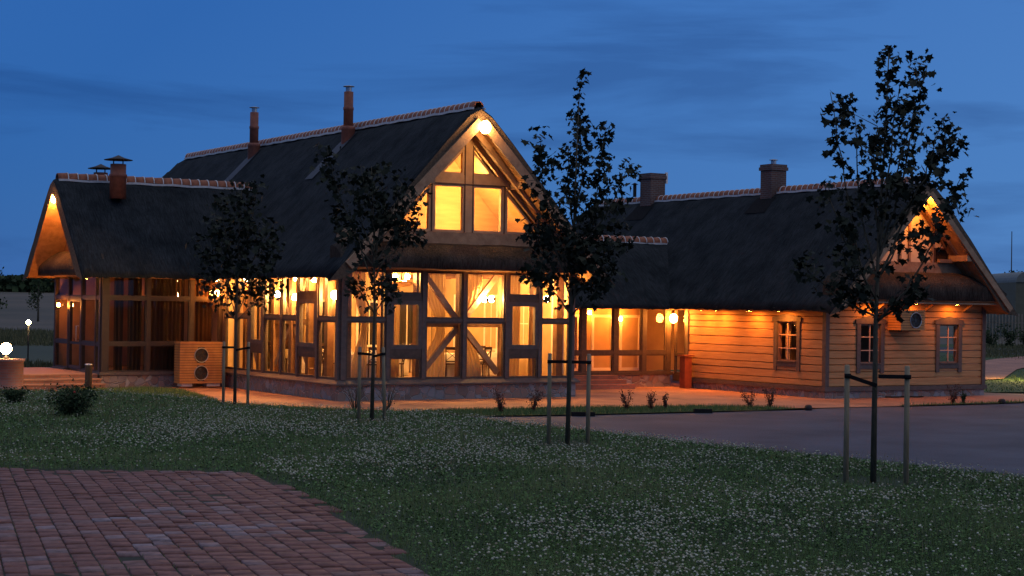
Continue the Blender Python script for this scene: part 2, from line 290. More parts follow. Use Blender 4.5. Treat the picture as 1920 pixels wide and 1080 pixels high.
sheet('path', [(-12, 9), (-12, 4), (-7, 0), (-4.2, -3.2), (-1.5, -5.2), (1, -4.9), (5, -5.0), (9.5, -5.6), (10.8, -6.9), (12, -7.25), (16, -7.3), (24, -6.5), (33, -5.6), (60, -3), (60, -1.2), (33, -3.2), (26, -3.4), (24.6, -2.3), (24.3, -.5), (24, 20), (-4, 15), (-10.5, 13)], -.012, path_m)
sheet('garden_path', [(24.1, 3.4), (24.1, 6.0), (33, 9.5), (44, 19), (58, 29), (80, 42), (80, 38), (58, 24.5), (45, 15.4), (35, 7)], -.006, path_m)
sheet('back_lawn', [(24.1, -1.0), (33, -2.4), (60, .6), (70, 30), (120, 95), (60, 110), (24.1, 60)], -.05, grass_g)
def blades(name, P, h, wd, m, label=None, lean=.5, kind='stuff', seed=1):      # P (n,3) base points
    r = np.random.default_rng(seed); n = len(P); a = r.uniform(0, 2*np.pi, n); dx = np.stack([np.cos(a), np.sin(a), 0*a], -1)*wd[:, None]/2
    b = r.uniform(0, 2*np.pi, n); ln = np.stack([np.cos(b), np.sin(b), 0*b], -1)*(h*lean*r.uniform(.1, 1, n))[:, None]
    tip = P+ln; tip[:, 2] += h
    V = np.stack([P-dx, P+dx, tip], 1).reshape(-1, 3); Fx = np.arange(3*n).reshape(-1, 3); return rawmesh(name, V, Fx, m, rnd=r.uniform(0, 1, n), kind=kind)
blade_m = attrmat('grass_blade', [(0, (.045, .082, .024)), (.6, (.105, .17, .048)), (1, (.20, .22, .09))], .9)
# verge strips between path and driveway
def inpoly(px, py, poly):
    c = np.zeros(px.shape, bool); j = len(poly)-1
    for i in range(len(poly)):
        xi, yi = poly[i][:2]; xj, yj = poly[j][:2]
        c ^= ((yi > py) != (yj > py)) & (px < (xj-xi)*(py-yi)/(yj-yi+1e-12)+xi); j = i
    return c
strips = [[(-3.2, -7.7), (-1.2, -7.2), (3, -7.7), (8, -7.75), (11.0, -7.6), (10.6, -7.0), (9.4, -5.75), (5, -5.15), (1, -5.05), (-1.4, -5.3), (-3.8, -4)],
          [(15.2, -7.42), (19, -7.35), (24, -6.75), (34, -5.85), (34, -5.5), (24, -6.4), (19, -6.95), (15.2, -7.2)],
          [(-6.0, 7.6), (-4.6, 7.6), (-2.9, 7.9), (-2.4, 6.6), (-2.9, 3.5), (-3.6, .2), (-5.2, 1.2), (-6.8, 4)]]
P = []
for i, s_ in enumerate(strips):
    sheet('verge_ground', s_, .006+.001*i, grass_g)
    a = np.array(s_); q = rng.uniform(a.min(0), a.max(0), (26000 if i != 1 else 9000, 2)); q = q[inpoly(q[:, 0], q[:, 1], s_)]; P.append(q)
P = np.concatenate(P); P = np.c_[P, np.zeros(len(P))]; nP = len(P)
blades('verge_grass', P, rng.uniform(.05, .13, nP), np.full(nP, .016), blade_m)
# right and distant lawn tufts
q = np.c_[rng.uniform(24.3, 60, 40000), rng.uniform(-2.5, 60, 40000)]
gp = [(24.1, 3.2), (24.1, 6.2), (33, 9.7), (44, 19.2), (58, 29.2), (58, 24.3), (45, 15.2), (35, 6.8)]
lp = [(24.2, -1.0), (33, -2.4), (60, .6), (60, 60), (24.2, 60)]
q = q[inpoly(q[:, 0], q[:, 1], lp) & ~inpoly(q[:, 0], q[:, 1], gp)]; nP = len(q)
blades('back_lawn_grass', np.c_[q, np.full(nP, -.04)], rng.uniform(.04, .09, nP), np.full(nP, .035), blade_m, seed=3)
# ---- brick pad in the foreground (individually laid clay pavers)
PADR = [(-.2, 8.), (-.42, 10.), (-.51, 10.95), (-.80, 12.24), (-1.13, 13.5), (-1.65, 15.3), (-2.3, 17.3), (-2.95, 18.6)]
pdx = np.array([p[1] for p in PADR]); pxx = np.array([p[0] for p in PADR])
def inpad(X, D): return (D < 18.5) & (X < np.interp(D, pdx, pxx)+.03*np.sin(D*9))
ax_c = np.array([-.309, .951]); ax_r = np.array([.951, .309])      # course direction in (right, ahead)
V = []; Fc = []; rn = []; o = 0; Wb = .15; Lb = .23
for i in range(-110, 60):
    off = rng.uniform(0, Lb)
    for j in range(18, 110):
        X0 = ax_r*i*Wb+ax_c*(j*Lb+off); 
        if not inpad(X0[0], X0[1]) or X0[0] < -9: continue
        w = Wb-.009; l_ = Lb-.008; dz = rng.normal(0, .0035); tl = rng.normal(0, .014, 2); cs = []
        for lev, ins in ((-.02, 0), (0, 0.0), (.006, .007)):
            for a, b in ((-1, -1), (1, -1), (1, 1), (-1, 1)):
                c = X0+ax_r*a*(w/2-ins)+ax_c*b*(l_/2-ins); p = cw(c[0], c[1]); zz = 1.35-.015*c[1]+lev+dz+a*w/2*tl[0]+b*l_/2*tl[1]+.006*math.sin(c[0]*1.7)*math.sin(c[1]*1.1); cs.append((p.x, p.y, zz))
        V += cs
        for k in (0, 4):
            for e in range(4): Fc.append((o+k+e, o+k+(e+1) % 4, o+k+4+(e+1) % 4, o+k+4+e))
        Fc.append((o+8, o+9, o+10, o+11)); cl = noise.noise((X0[0]*.55, X0[1]*.4, 3))*.42
        r0 = min(max(rng.uniform(0, 1)**1.3*.75+cl+.12*(X0[1] < 14), 0), 1); rn += [r0]*9; o += 12
rawmesh('brick_pad', V, Fc, attrmat('clay_pavers', [(0, (.115, .047, .034)), (.5, (.15, .064, .047)), (.7, (.155, .082, .066)), (.87, (.16, .11, .105)), (1, (.20, .165, .17))], .75), rnd=rn, kind='structure')
pm = MB(); pm.add([tuple(cw(x, d, 1.35-.015*d-.004)) for x, d in [(-9, 8)]+[(x, d) for x, d in PADR]+[(-9, 18.6)]], [tuple(range(len(PADR)+2))]); pm.build('joint_sand', mat('mossy_joint_sand', (.035, .035, .02), (.02, .022, .013), 6, .95), kind='structure', keep=True)
# ---- foreground lawn: blades, clover leaves, clover flowers
def lawnpts(n, d0, d1, pw, seed, pad_in=0.):
    r = np.random.default_rng(seed); u = r.uniform(0, 1, n); a = 1-pw
    D = (d0**a+u*(d1**a-d0**a))**(1/a); X = r.uniform(-.34, .34, n)*(D+1.5)
    k = ~inpad(X-pad_in+r.normal(0, .045, n)*(pad_in < .06), D+r.normal(.0, .06, n)*(pad_in < .06)) & (D < np.interp(X, CX, CD)+3.5); k &= ~((D < 18.5) & (X < -8)); return X[k], D[k]
TB = ((3.83, 18.3, .42), (.78, 23.6, .38), (-2.32, 29.28, .38), (-5.48, 34.7, .38))
def pit(X, D, r_): 
    m_ = np.zeros(len(X), bool)
    for tx, td, rr in TB: m_ |= ((X-tx)/rr/1.2)**2+((D-td)/rr/1.6)**2 < r_.uniform(.5, 1.5, len(X))
    return m_
def towor(X, D, z): return np.c_[CAM.x+right.x*X+fwd0.x*D, CAM.y+right.y*X+fwd0.y*D, z]
def patch(X, D, sc, sd=0): return np.array([noise.noise((x*sc+sd, d*sc*.6, sd)) for x, d in zip(X, D)])
X, D = lawnpts(330000, 9.6, 46, .9, 11, .03); n = len(X); r = np.random.default_rng(5); k = ~pit(X, D, r) | (r.uniform(0, 1, n) < .25); X = X[k]; D = D[k]; n = len(X); f = (D/10)
pt = patch(X, D, .55, 2)+.5*patch(X, D, 2.2, 9)
h = (.045+.05*r.uniform(0, 1, n)**1.5)*(1+.35*pt); h *= np.where((D < 19) & (X < np.interp(D, pdx, pxx)+.5), .7, 1)
P = towor(X, D, terr(X, D)-.005); a = r.uniform(0, 2*np.pi, n); wd = .0045*f**.7
dxv = np.stack([np.cos(a), np.sin(a), 0*a], -1)*wd[:, None]/2; b = r.uniform(0, 2*np.pi, n); ln = np.stack([np.cos(b), np.sin(b), 0*b], -1)*(h*.55*r.uniform(.1, 1, n))[:, None]
tip = P+ln; tip[:, 2] += h
rawmesh('grass', np.stack([P-dxv, P+dxv, tip], 1).reshape(-1, 3), np.arange(3*n).reshape(-1, 3), blade_m, rnd=np.clip(r.uniform(0, 1, n)*.6+.55*pt+.2, 0, 1), kind='stuff')
r = np.random.default_rng(40); X = r.uniform(-7, 0, 26000); D = r.uniform(9.5, 18.4, 26000); k = inpad(X, D); X = X[k]; D = D[k]
q1 = (X*.951+D*.309)/.15; edge = np.abs(q1-np.round(q1)) ; k = (edge > .44) & (patch(X, D, 1.1, 5) > .16); X = X[k]; D = D[k]; n = len(X)
blades('joint_weeds', towor(X, D, 1.35-.015*D), r.uniform(.01, .035, n), np.full(n, .006), blade_m, seed=9)
X, D = lawnpts(110000, 9.6, 46, .9, 12, .05); r = np.random.default_rng(6); k = ~pit(X, D, r); X = X[k]; D = D[k]; n = len(X); f = (D/10)**.6
P = towor(X, D, terr(X, D)+r.uniform(.012, .055, n)); s_ = r.uniform(.006, .011, n)*f; ang = r.uniform(0, 2*np.pi, n)
ex = np.stack([np.cos(ang), np.sin(ang), r.normal(0, .35, n)], -1)*s_[:, None]; ey = np.stack([-np.sin(ang), np.cos(ang), r.normal(0, .35, n)], -1)*s_[:, None]
rawmesh('clover_leaves', np.stack([P-ex, P-ey, P+ex, P+ey], 1).reshape(-1, 3), np.arange(4*n).reshape(-1, 4), attrmat('clover_leaf', [(0, (.05, .105, .028)), (1, (.10, .18, .05))], .9), rnd=r.uniform(0, 1, n), kind='stuff')
X, D = lawnpts(16000, 9.8, 40, .8, 17, .15); r = np.random.default_rng(17); pt = patch(X, D, .8, 12); k = r.uniform(0, 1, len(X)) < np.clip(.25+1.2*pt, .03, 1); X = X[k]; D = D[k]; n = len(X)
blades('seeding_grass', towor(X, D, terr(X, D)), r.uniform(.09, .19, n), .004*(D/10)**.7, attrmat('dry_grass_stem', [(0, (.10, .13, .05)), (1, (.26, .23, .12))], .9), lean=.35, seed=18)
X, D = lawnpts(95000, 9.6, 44, .75, 13, .12); pt = patch(X, D, .35, 7)+.6*patch(X, D, 1.5, 1); r = np.random.default_rng(8); k = ~pit(X, D, r); X = X[k]; D = D[k]; pt = pt[k]
k = r.uniform(0, 1, len(X)) < np.clip(16*.01+.95*pt+.25*np.clip((D-16)/8, 0, 1), .04, 1)*np.where(D > 31, .5, 1); X = X[k]; D = D[k]; n = len(X)
bmx = bmesh.new(); bmesh.ops.create_icosphere(bmx, subdivisions=1, radius=1); iv = np.array([v.co[:] for v in bmx.verts]); iF = np.array([[v.index for v in q_.verts] for q_ in bmx.faces]); bmx.free()
zh = r.uniform(.05, .115, n); P = towor(X, D, terr(X, D)+zh); rad = r.uniform(.0062, .0105, n)*(D/10)**.25
V = P[:, None, :]+iv[None]*rad[:, None, None]*np.array([1, 1, .8])+r.normal(0, .12, (n, len(iv), 3))*rad[:, None, None]
Fx = (iF[None]+(np.arange(n)*len(iv))[:, None, None]).reshape(-1, 3)
rawmesh('clover_flowers', V.reshape(-1, 3), Fx, attrmat('clover_blossom', [(0, (.20, .17, .10)), (.4, (.36, .34, .23)), (1, (.54, .53, .40))], .9), rnd=np.repeat(r.uniform(0, 1, n), len(iF)), kind='stuff')
# ------------------------------------------------------------------ roofs
def roof(name, parent, axis, c, half, zr, zf, a0, a1, t=.36, cut0=None, cut1=None, hip=None, na=40, npf=26, soft=.28, amp=.04, matl=None, e0=True, e1=True):
    na *= 3; matl = thatch if axis == 'y' else thatch_x
    k = (zr-zf)/half; k = (zr-zf)/(math.sqrt(half*half+soft*soft)-soft); th = math.atan(k)
    ps = [half*(-1+2*i/npf) for i in range(npf+1)]; zo = [zr+k*soft-k*math.sqrt(p*p+soft*soft) for p in ps]
    hi = half-t/math.sin(th); pi_ = [hi*(1-2*i/npf) for i in range(npf+1)]; zi = []
    for p in pi_: zi.append(zr-t/math.cos(th)+k*.1-k*math.sqrt(p*p+.01) if abs(p) < hi*.9999 else zf)
    loop = [(p, z, 1) for p, z in zip(ps, zo)]+[(p, z, 0) for p, z in zip(pi_, zi)]
    mb = MB(); vs = []; M_ = len(loop); st = [0, .03, .08, .15, .25]; Lg = a1-a0
    stn = [a0+x for x in st]+[a0+.25+(Lg-.5)*i/na for i in range(1, na)]+[a1-x for x in st[::-1]]
    for si, s in enumerate(stn):
        for (p, z, o) in loop:
            zz = z; ss = s
            if o:
                e = 1e9
                if e0: e = min(e, s-a0)
                if e1: e = min(e, a1-s)
                if e < .25: q_ = 1-e/.25; zz -= .10*(1-math.sqrt(max(1-q_*q_, 0)))
            if hip:
                cap = hip(s)-(0 if o else t*1.3); zz = min(zz, cap)
            if cut0 or cut1:
                lo = cut0(z) if cut0 else a0; hi_ = cut1(z) if cut1 else a1; ss = lo+(s-a0)/(a1-a0)*(hi_-lo)
            if o:
                pt_ = (p, ss) if axis == 'y' else (ss, p)
                zz += amp*noise.noise((pt_[0]*.9, pt_[1]*.9, zr))+.5*amp*noise.noise((pt_[0]*4, pt_[1]*4, zr))+.5*amp*noise.noise((pt_[0]*9, pt_[1]*9, zr))
            if abs(p) > half*.88: zz += .03*noise.noise((ss*5, p, zr))+.02*noise.noise((ss*14, p, zr))
            vs.append((c+p, ss, zz) if axis == 'y' else (ss, c+p, zz))
    fs = []
    for i in range(len(stn)-1):
        for j in range(M_): fs.append((i*M_+j, i*M_+(j+1) % M_, (i+1)*M_+(j+1) % M_, (i+1)*M_+j))
    mb.add(vs, fs, True)
    for q_ in range(len(fs)): mb.mi[q_] = 1 if (q_ % M_) > npf else 0
    h_ = npf+1
    for b0 in (0, (len(stn)-1)*M_):                   # end caps as strips
        mb.add([], [])
        for j in range(npf): mb.f.append([b0+j, b0+j+1, b0+M_-2-j, b0+M_-1-j]); mb.sm.append(False); mb.mi.append(2)
    return mb.build(name, [matl, reed_u, reed_c], parent), k
def ridge(parent, axis, c, z, a0, a1, r=.17, step=.30):
    # half-round clay tiles lapped along the ridge, white mortar at each joint and along both lower edges
    mb = MB(); mo = MB(); n = int((a1-a0)/step); 
    def pt(a, th_, rr): 
        q_ = rr*math.cos(th_); zz = z+rr*math.sin(th_)*1.05-.04
        return (c+q_, a, zz) if axis == 'y' else (a, c+q_, zz)
    K = 9
    for i in range(n):
        s0 = a0+i*step; s1 = s0+step*.98; dr = random.uniform(-.006, .006)
        for (x0, x1, ra, rb, tgt) in ((s0, s1, r+dr, r+.022+dr, mb), (s1-.012, s1+.022, r+.03, r+.03, mo)):
            vs = [pt(x0, math.pi*k/K, ra) for k in range(K+1)]+[pt(x1, math.pi*k/K, rb) for k in range(K+1)]+[pt(x0, math.pi*k/K, ra-.03) for k in range(K+1)]+[pt(x1, math.pi*k/K, rb-.03) for k in range(K+1)]
            m_ = K+1; fs = [(k, k+1, m_+k+1, m_+k) for k in range(K)]+[(2*m_+k, 3*m_+k, 3*m_+k+1, 2*m_+k+1) for k in range(K)]+[(k, 2*m_+k, 2*m_+k+1, k+1) for k in range(K)]+[(m_+k, m_+k+1, 3*m_+k+1, 3*m_+k) for k in range(K)]
            tgt.add(vs, fs, True)
    for sgn in (-1, 1):
        a_ = []; 
        for i in range(n+1):
            s = a0+i*step; wv = .012*math.sin(i*1.7)
            a_.append((s, wv))
        for i in range(n):
            s0, w0 = a_[i]; s1, w1 = a_[i+1]
            p0 = (c+sgn*(r+.03), s0, z-.085+w0) if axis == 'y' else (s0, c+sgn*(r+.03), z-.085+w0); p1 = (c+sgn*(r+.03), s1, z-.085+w1) if axis == 'y' else (s1, c+sgn*(r+.03), z-.085+w1)
            mo.beam(p0, p1, .06, .07)
    ob = mb.build('ridge_tiles', tile_m, parent); mo.build('mortar', mortar_m, parent); return ob
# plane frames: F(a, z, d): a along the wall, d outwards
FR = lambda a, z, d: (a, -d, z)                 # hall front, y=0
SD = lambda a, z, d: (-d, a, z)                 # hall side, x=0
WF = lambda a, z, d: (a, 8.9-d, z)              # wing front
WL = lambda a, z, d: (-4.2-d, a, z)             # wing entrance side
GB = lambda a, z, d: (a, -3.3-d, z)             # log house gable
AL = lambda a, z, d: (15.74-d, a, z)            # log house long side
LK = lambda a, z, d: (a, 4.9-d, z)              # corridor front
def fbox(mb, Fn, a0, a1, z0, z1, d0, d1): return mb.box(Fn(a0, z0, d0), Fn(a1, z1, d1))
def window(parent, Fn, a0, a1, z0, z1, fw=.06, d0=-.06, d1=.03, m=frame_m, grid=None, name='window', pm_=pane_m, fl=None, gm=None):
    mb = MB(); fbox(mb, Fn, a0, a0+fw, z0, z1, d0, d1); fbox(mb, Fn, a1-fw, a1, z0, z1, d0, d1); fbox(mb, Fn, a0+fw, a1-fw, z0, z0+fw, d0, d1-.002); fbox(mb, Fn, a0+fw, a1-fw, z1-fw, z1, d0, d1-.002)
    w = mb.build(name, m, parent)
    p = MB(); vs = [Fn(a0+fw*.5, z0+fw*.5, -.015), Fn(a1-fw*.5, z0+fw*.5, -.015), Fn(a1-fw*.5, z1-fw*.5, -.015), Fn(a0+fw*.5, z1-fw*.5, -.015)]; p.add(vs, [(0, 1, 2, 3)]); p.build('pane', pm_, w)
    if grid:
        gb = MB(); nc, nr = grid
        for i in range(1, nc): a = a0+(a1-a0)*i/nc; fbox(gb, Fn, a-.018, a+.018, z0+fw, z1-fw, -.03, .01)
        for i in range(1, nr): z = z0+(z1-z0)*i/nr; fbox(gb, Fn, a0+fw, a1-fw, z-.015, z+.015, -.032, .012)
        gb.build('glazing_bars', gm or m, w)
    return w
# ================================================================== the hall
hall = thing('banquet_hall', (4.1, 8, 0), 'tall thatched hall with glazed timber gable glowing orange, double flue pipes on its roof', 'building')
hr, kh = roof('roof', hall, 'y', 4.1, 4.97, 8.80, 3.58, -1.0, 26., hip=lambda s: 8.95-max(0, s-23.3)*1.5, na=60)
ridge(hr, 'y', 4.1, 8.84, -.85, 23.2)
def slope_z(u): return 8.80+kh*.28-kh*math.sqrt((u-4.1)**2+.28**2)
# barge rafters
for sg in (-1, 1):
    for vv, w, dz, h_ in ((-1.03, .10, .34, .28), (-.50, .14, .52, .22)):
        b = MB(); 
        x0 = 4.1+sg*.05; z0 = 8.8-dz-.02; x1 = 4.1+sg*4.35; z1 = slope_z(x1)-dz-.0
        b.beam((x0, vv, z0-.10), (x1, vv, z1), w, h_, side=(0, 1, 0)); b.build('barge_rafter', beam_m, hall)
for sg, u_ in ((-1, 2.42), (1, 5.78)):
    b = MB(); b.box((u_-.12, -1.02, 6.42), (u_+.12, .05, 6.66)); b.build('purlin_end', beam_m, hall)
# plinth and sills
b = MB(); b.box((-.05, -.05, -.3), (8.25, .25, .46)); b.box((-.05, .25, -.3), (.25, 8.95, .46)); b.build('plinth', stone, hall)
b = MB()
b.prism([(-.16, -.16, .40), (-.05, -.03, .60), (8.25, -.03, .60), (8.36, -.16, .40)], (0, 0, -.05)) if False else None
for (p, q_) in (((-.13, -.13), (8.33, -.13)), ((-.13, -.13), (-.13, 8.93))):
    if p[1] == q_[1]: prof = [(-.16, .44), (-.16, .48), (-.02, .60), (.2, .60), (.2, .44)]; b.add([(-.16 if i < 2 else -.02, y, z) for i, (y, z) in enumerate(prof)]+[(8.36 if i < 2 else 8.22, y, z) for i, (y, z) in enumerate(prof)], [(0, 1, 2, 3, 4)]+[(5, 6, 7, 8, 9)[::-1]]+[(i, (i+1) % 5, 5+(i+1) % 5, 5+i) for i in range(5)])
    else: prof = [(-.16, .437), (-.16, .477), (-.02, .597), (.2, .597), (.2, .437)]; b.add([(x, -.16 if i < 2 else -.02, z) for i, (x, z) in enumerate(prof)]+[(x, 8.9, z) for (x, z) in prof], [(0, 1, 2, 3, 4)]+[(5, 6, 7, 8, 9)[::-1]]+[(i, (i+1) % 5, 5+(i+1) % 5, 5+i) for i in range(5)])
b.build('sill_board', grey, hall)
# interior shell
b = MB(); b.box((.05, .05, .42), (8.15, 15.5, .55)); b.build('floor', floor_m, hall)
b = MB(); b.box((8.02, .12, .55), (8.18, 15.5, 4.2)); b.box((.3, 15.2, .55), (8.02, 15.4, 4.2)); b.build('inner_wall', creamwall, hall)
b = MB(); b.box((.02, .2, 3.92), (8.0, 15.2, 4.05)); 
b.build('ceiling', pine, hall)
b = MB()
for y in np.arange(.9, 15, 1.35): b.box((.3, y, 3.74), (8.0, y+.18, 3.915))
b.build('ceiling_beams', innerwood, hall)
b = MB(); b.box((-.02, 8.95, .5), (.14, 15.4, 4.1)); b.build('outer_wall', creamwall, hall)
# corner and wall posts
GZ0, GZ1 = .60, 3.84
fx = [(.02, .18), (1.50, 1.62), (2.70, 2.83), (4.11, 4.22), (5.62, 5.74), (6.83, 6.93), (8.02, 8.18)]
for i, (a, c_) in enumerate(fx):
    b = MB(); fbox(b, FR, a, c_, GZ0, GZ1, -.10, .07); b.build('wall_post', grey, hall)
sx = [(.0, .0), (1.42, 1.55), (2.84, 2.96), (4.08, 4.18), (5.45, 5.57), (6.60, 6.72), (7.75, 7.86), (8.78, 8.92)]
b = MB(); fbox(b, SD, .0, .17, GZ0, GZ1, -.02, .069); b.build('wall_post', grey, hall)
for a, c_ in sx[1:]: b = MB(); fbox(b, SD, a, c_, GZ0, GZ1, -.10, .07); b.build('wall_post', grey, hall)
def rbay(Fn, a0, a1, zr_=2.37):
    window(hall, Fn, a0, a1, GZ0, zr_-.035); window(hall, Fn, a0, a1, zr_+.035, GZ1)
    b = MB(); fbox(b, Fn, a0, a1, zr_-.035, zr_+.035, -.06, .05); b.build('rail', grey, hall)
def sbay(Fn, a0, a1):
    window(hall, Fn, a0, a1, GZ0, 1.26); b = MB(); fbox(b, Fn, a0, a1, 1.26, 1.50, -.07, .045); b.build('rail', frame_m, hall)
    window(hall, Fn, a0, a1, 1.50, 2.95, fw=.13, d1=.06, m=grey); b = MB(); fbox(b, Fn, a0, a1, 2.95, 3.14, -.07, .045); b.build('rail', frame_m, hall)
    window(hall, Fn, a0, a1, 3.14, GZ1)
for i, kd in enumerate('rsrrsr'): (rbay if kd == 'r' else sbay)(FR, fx[i][1], fx[i+1][0])
for i, kd in enumerate('rsrrsrr'): (rbay if kd == 'r' else sbay)(SD, sx[i][1] if i else .17, sx[i+1][0])
# wall plate above glass and upper sill band
b = MB(); b.box((-.02, -.07, 3.84), (8.22, .15, 4.68)); b.box((-.065, .155, 3.843), (.15, 8.9, 4.1)); b.build('wall_plate', beam_m, hall)
b = MB(); b.box((-.1, -.14, 4.66), (8.3, .12, 5.04)); b.build('band_board', beam_m, hall)
# thatched skirt over the front glazing
skt = thatchmat('skirt_thatch', (20, 20, 3))
for e_, c_ in zip(skt.node_tree.nodes['Color Ramp'].color_ramp.elements, ((.022, .018, .015, 1), (.065, .052, .042, 1))): e_.color = c_
def skirt(parent, Fn, a0, a1, zt, zm, zb, dp, curve=.0):
    prof = [(.0, zt), (.12, zt+.03), (dp*.55, (zt+zm)/2+.12), (dp*.9, zm+.1), (dp+.04, zm-.05), (dp, zb+.05), (dp-.08, zb), (.05, zb+.03), (0, zb+.05)]
    mb = MB(); n = 40; vs = []; m_ = len(prof)
    for i in range(n+1):
        a = a0+(a1-a0)*i/n; e = min(a-a0, a1-a, .6)/.6; dr = curve*(1-e)**2
        for (d, z) in prof: vs.append(Fn(a, z-dr*(z-zb)/(zt-zb)+.025*noise.noise((a*2, d*3, z)), d+.02*noise.noise((a*3, z*2, 5))))
    fs = [(i*m_+j, i*m_+(j+1) % m_, (i+1)*m_+(j+1) % m_, (i+1)*m_+j) for i in range(n) for j in range(m_)]
    mb.add(vs, fs, True); mb.mi = [1 if q_ % m_ >= 5 else 0 for q_ in range(len(fs))]; mb.f.append(list(range(m_))); mb.f.append([n*m_+j for j in range(m_)]); mb.sm += [False]*2; mb.mi += [0]*2
    return mb.build('skirt_roof', [skt, reed_u], parent)
skirt(hall, FR, -.35, 8.55, 4.66, 4.25, 3.86, .80, .15)
# upper gable glazing
UZ0 = 5.05
tan = mat('gable_timber', (.42, .28, .17), (.34, .22, .13), 5, .7, .2)
def gl(u): return slope_z(u)-.72
def polyglaze(parent, pts, name='gable_window', m=tan, fw=.07):
    w = MB(); c_ = Vector((sum(p[0] for p in pts)/len(pts), 0, sum(p[1] for p in pts)/len(pts)))
    for i in range(len(pts)):
        p = Vector((pts[i][0], 0, pts[i][1])); q_ = Vector((pts[(i+1) % len(pts)][0], 0, pts[(i+1) % len(pts)][1])); d = (q_-p).normalized(); nn = Vector((-d.z, 0, d.x)); 
        if (c_-p).dot(nn) < 0: nn = -nn
        w.beam(p+nn*fw/2+d*.01, q_+nn*fw/2-d*.01, .11+.002*i, fw, side=(0, 1, 0))
    ob = w.build(name, m, parent); pn = MB(); pn.add([(p[0], -.005, p[1]) for p in pts], [tuple(range(len(pts)))]); pn.build('pane', pane_m, ob); return ob
ztm = 6.50
polyglaze(hall, [(3.02, UZ0), (4.10, UZ0), (4.10, ztm), (3.02, ztm)]); polyglaze(hall, [(4.38, UZ0), (5.46, UZ0), (5.46, ztm), (4.38, ztm)])
polyglaze(hall, [(1.55, UZ0), (2.93, UZ0), (2.93, 6.42)]); polyglaze(hall, [(5.56, UZ0), (6.85, UZ0), (5.56, 6.42)])
polyglaze(hall, [(3.22, 6.80), (4.08, 6.80), (4.08, 7.66)]); polyglaze(hall, [(4.36, 6.80), (5.16, 6.80), (4.36, 7.60)])
b = MB(); b.box((4.10, -.07, UZ0), (4.38, .06, 7.9)); b.box((2.93, -.06, UZ0), (3.02, .06, 6.55)); b.box((5.46, -.06, UZ0), (5.56, .06, 6.55)); b.box((2.7, -.065, 6.53), (4.10, .06, 6.80)); b.box((4.38, -.065, 6.53), (5.6, .06, 6.80))
for sg in (-1, 1): b.beam((4.24+sg*.1, -.01, 7.93), (4.24+sg*2.95, -.01, 5.02), .13, .16, side=(0, 1, 0)) ; b.beam((4.24+sg*.1, -.0, 8.1), (4.24+sg*4.0, -.0, 4.15), .12, .30, side=(0, 1, 0))
b.build('gable_frame', tan, hall)
b = MB(); b.box((4.085, -.085, UZ0), (4.115, -.02, 7.72)); b.box((4.365, -.085, UZ0), (4.395, -.02, 7.7)); b.box((2.95, -.082, UZ0), (2.98, -.02, 6.5)); b.box((5.5, -.082, UZ0), (5.53, -.02, 6.5)); b.box((2.9, -.088, 6.50), (5.6, -.02, 6.53)); b.build('glazing_bars', darkwood, hall)
# attic room lining
b = MB(); b.box((.6, .15, 4.9), (7.6, 6.0, 4.98)); b.build('attic_floor', pine, hall)
b = MB(); b.add([(.7, 1.7, 4.98), (7.5, 1.7, 4.98), (4.1, 1.7, 8.3)], [(0, 1, 2)])
for sg in (-1, 1): b.add([(4.1+sg*.0, .1, 8.05), (4.1+sg*.0, 5.8, 8.05), (4.1+sg*2.83, 5.8, 4.9), (4.1+sg*2.83, .1, 4.9)], [(0, 1, 2, 3)])
b.build('attic_lining', mat('varnished_pine_lining', (.66, .42, .17), (.58, .35, .13), 1.5, .7, 0, (1, 1, 8)), hall)
# inner timber frame
def brace(Fn, a0, z0, a1, z1): b = MB(); b.beam(Fn(a0, z0, -.42), Fn(a1, z1, -.42), .12, .17, side=Vector(Fn(0, 0, 1))-Vector(Fn(0, 0, 0))); return b.build('brace', beam_m, hall)
for a in (.42, 1.60, 2.80, 4.28, 5.80, 6.95, 7.85): b = MB(); fbox(b, FR, a-.11, a+.11, .55, 3.92, -.53, -.31); b.build('inner_post', innerwood, hall)
for a in (1.60, 2.95, 4.22, 5.60, 6.75, 7.9): b = MB(); fbox(b, SD, a-.11, a+.11, .55, 3.92, -.53, -.31); b.build('inner_post', innerwood, hall)
for Fn, o_ in ((FR, 4.28), (SD, 4.22)):
    b = MB(); fbox(b, Fn, o_-1.4, o_+1.4, 2.16, 2.34, -.50, -.34); b.build('inner_rail', innerwood, hall)
    for sg in (-1, 1): brace(Fn, o_+sg*1.35, 3.85, o_+sg*.12, 2.38); brace(Fn, o_+sg*1.35, .75, o_+sg*.12, 2.12)
brace(SD, 6.9, .8, 7.8, 2.2); brace(SD, 7.1, 3.8, 7.8, 2.5); brace(SD, .6, 3.8, 1.5, 2.5)
# windows in the back and right walls of the hall: dark night outside
nightpane = mat('dark_night_pane', (.012, .012, .014), (.01, .01, .012), 2, .08, spec=.6)
IR = lambda a, z, d: (8.02-d, a, z); IB = lambda a, z, d: (a, 8.98-d, z)
for a, w_, z0_, z1_ in ((.32, .7, .7, 3.7), (2.3, .9, 1.3, 3.2), (4.4, .9, 1.3, 3.2), (6.5, .9, 1.3, 3.2)): window(hall, IR, a, a+w_, z0_, z1_, fw=.08, m=white_m, grid=(2, 2), name='inner_window', pm_=nightpane)
b = MB(); b.box((3.0, 9.0, .55), (7.98, 9.12, 3.9)); b.box((.2, 9.0, .55), (1.4, 9.12, 3.9)); b.build('partition', creamwall, hall)
for a in (3.4, 4.95, 6.45): window(hall, IB, a, a+1.05, 1.3, 2.95, fw=.08, d0=.0, d1=.05, m=white_m, grid=(2, 1), name='inner_window', pm_=nightpane)
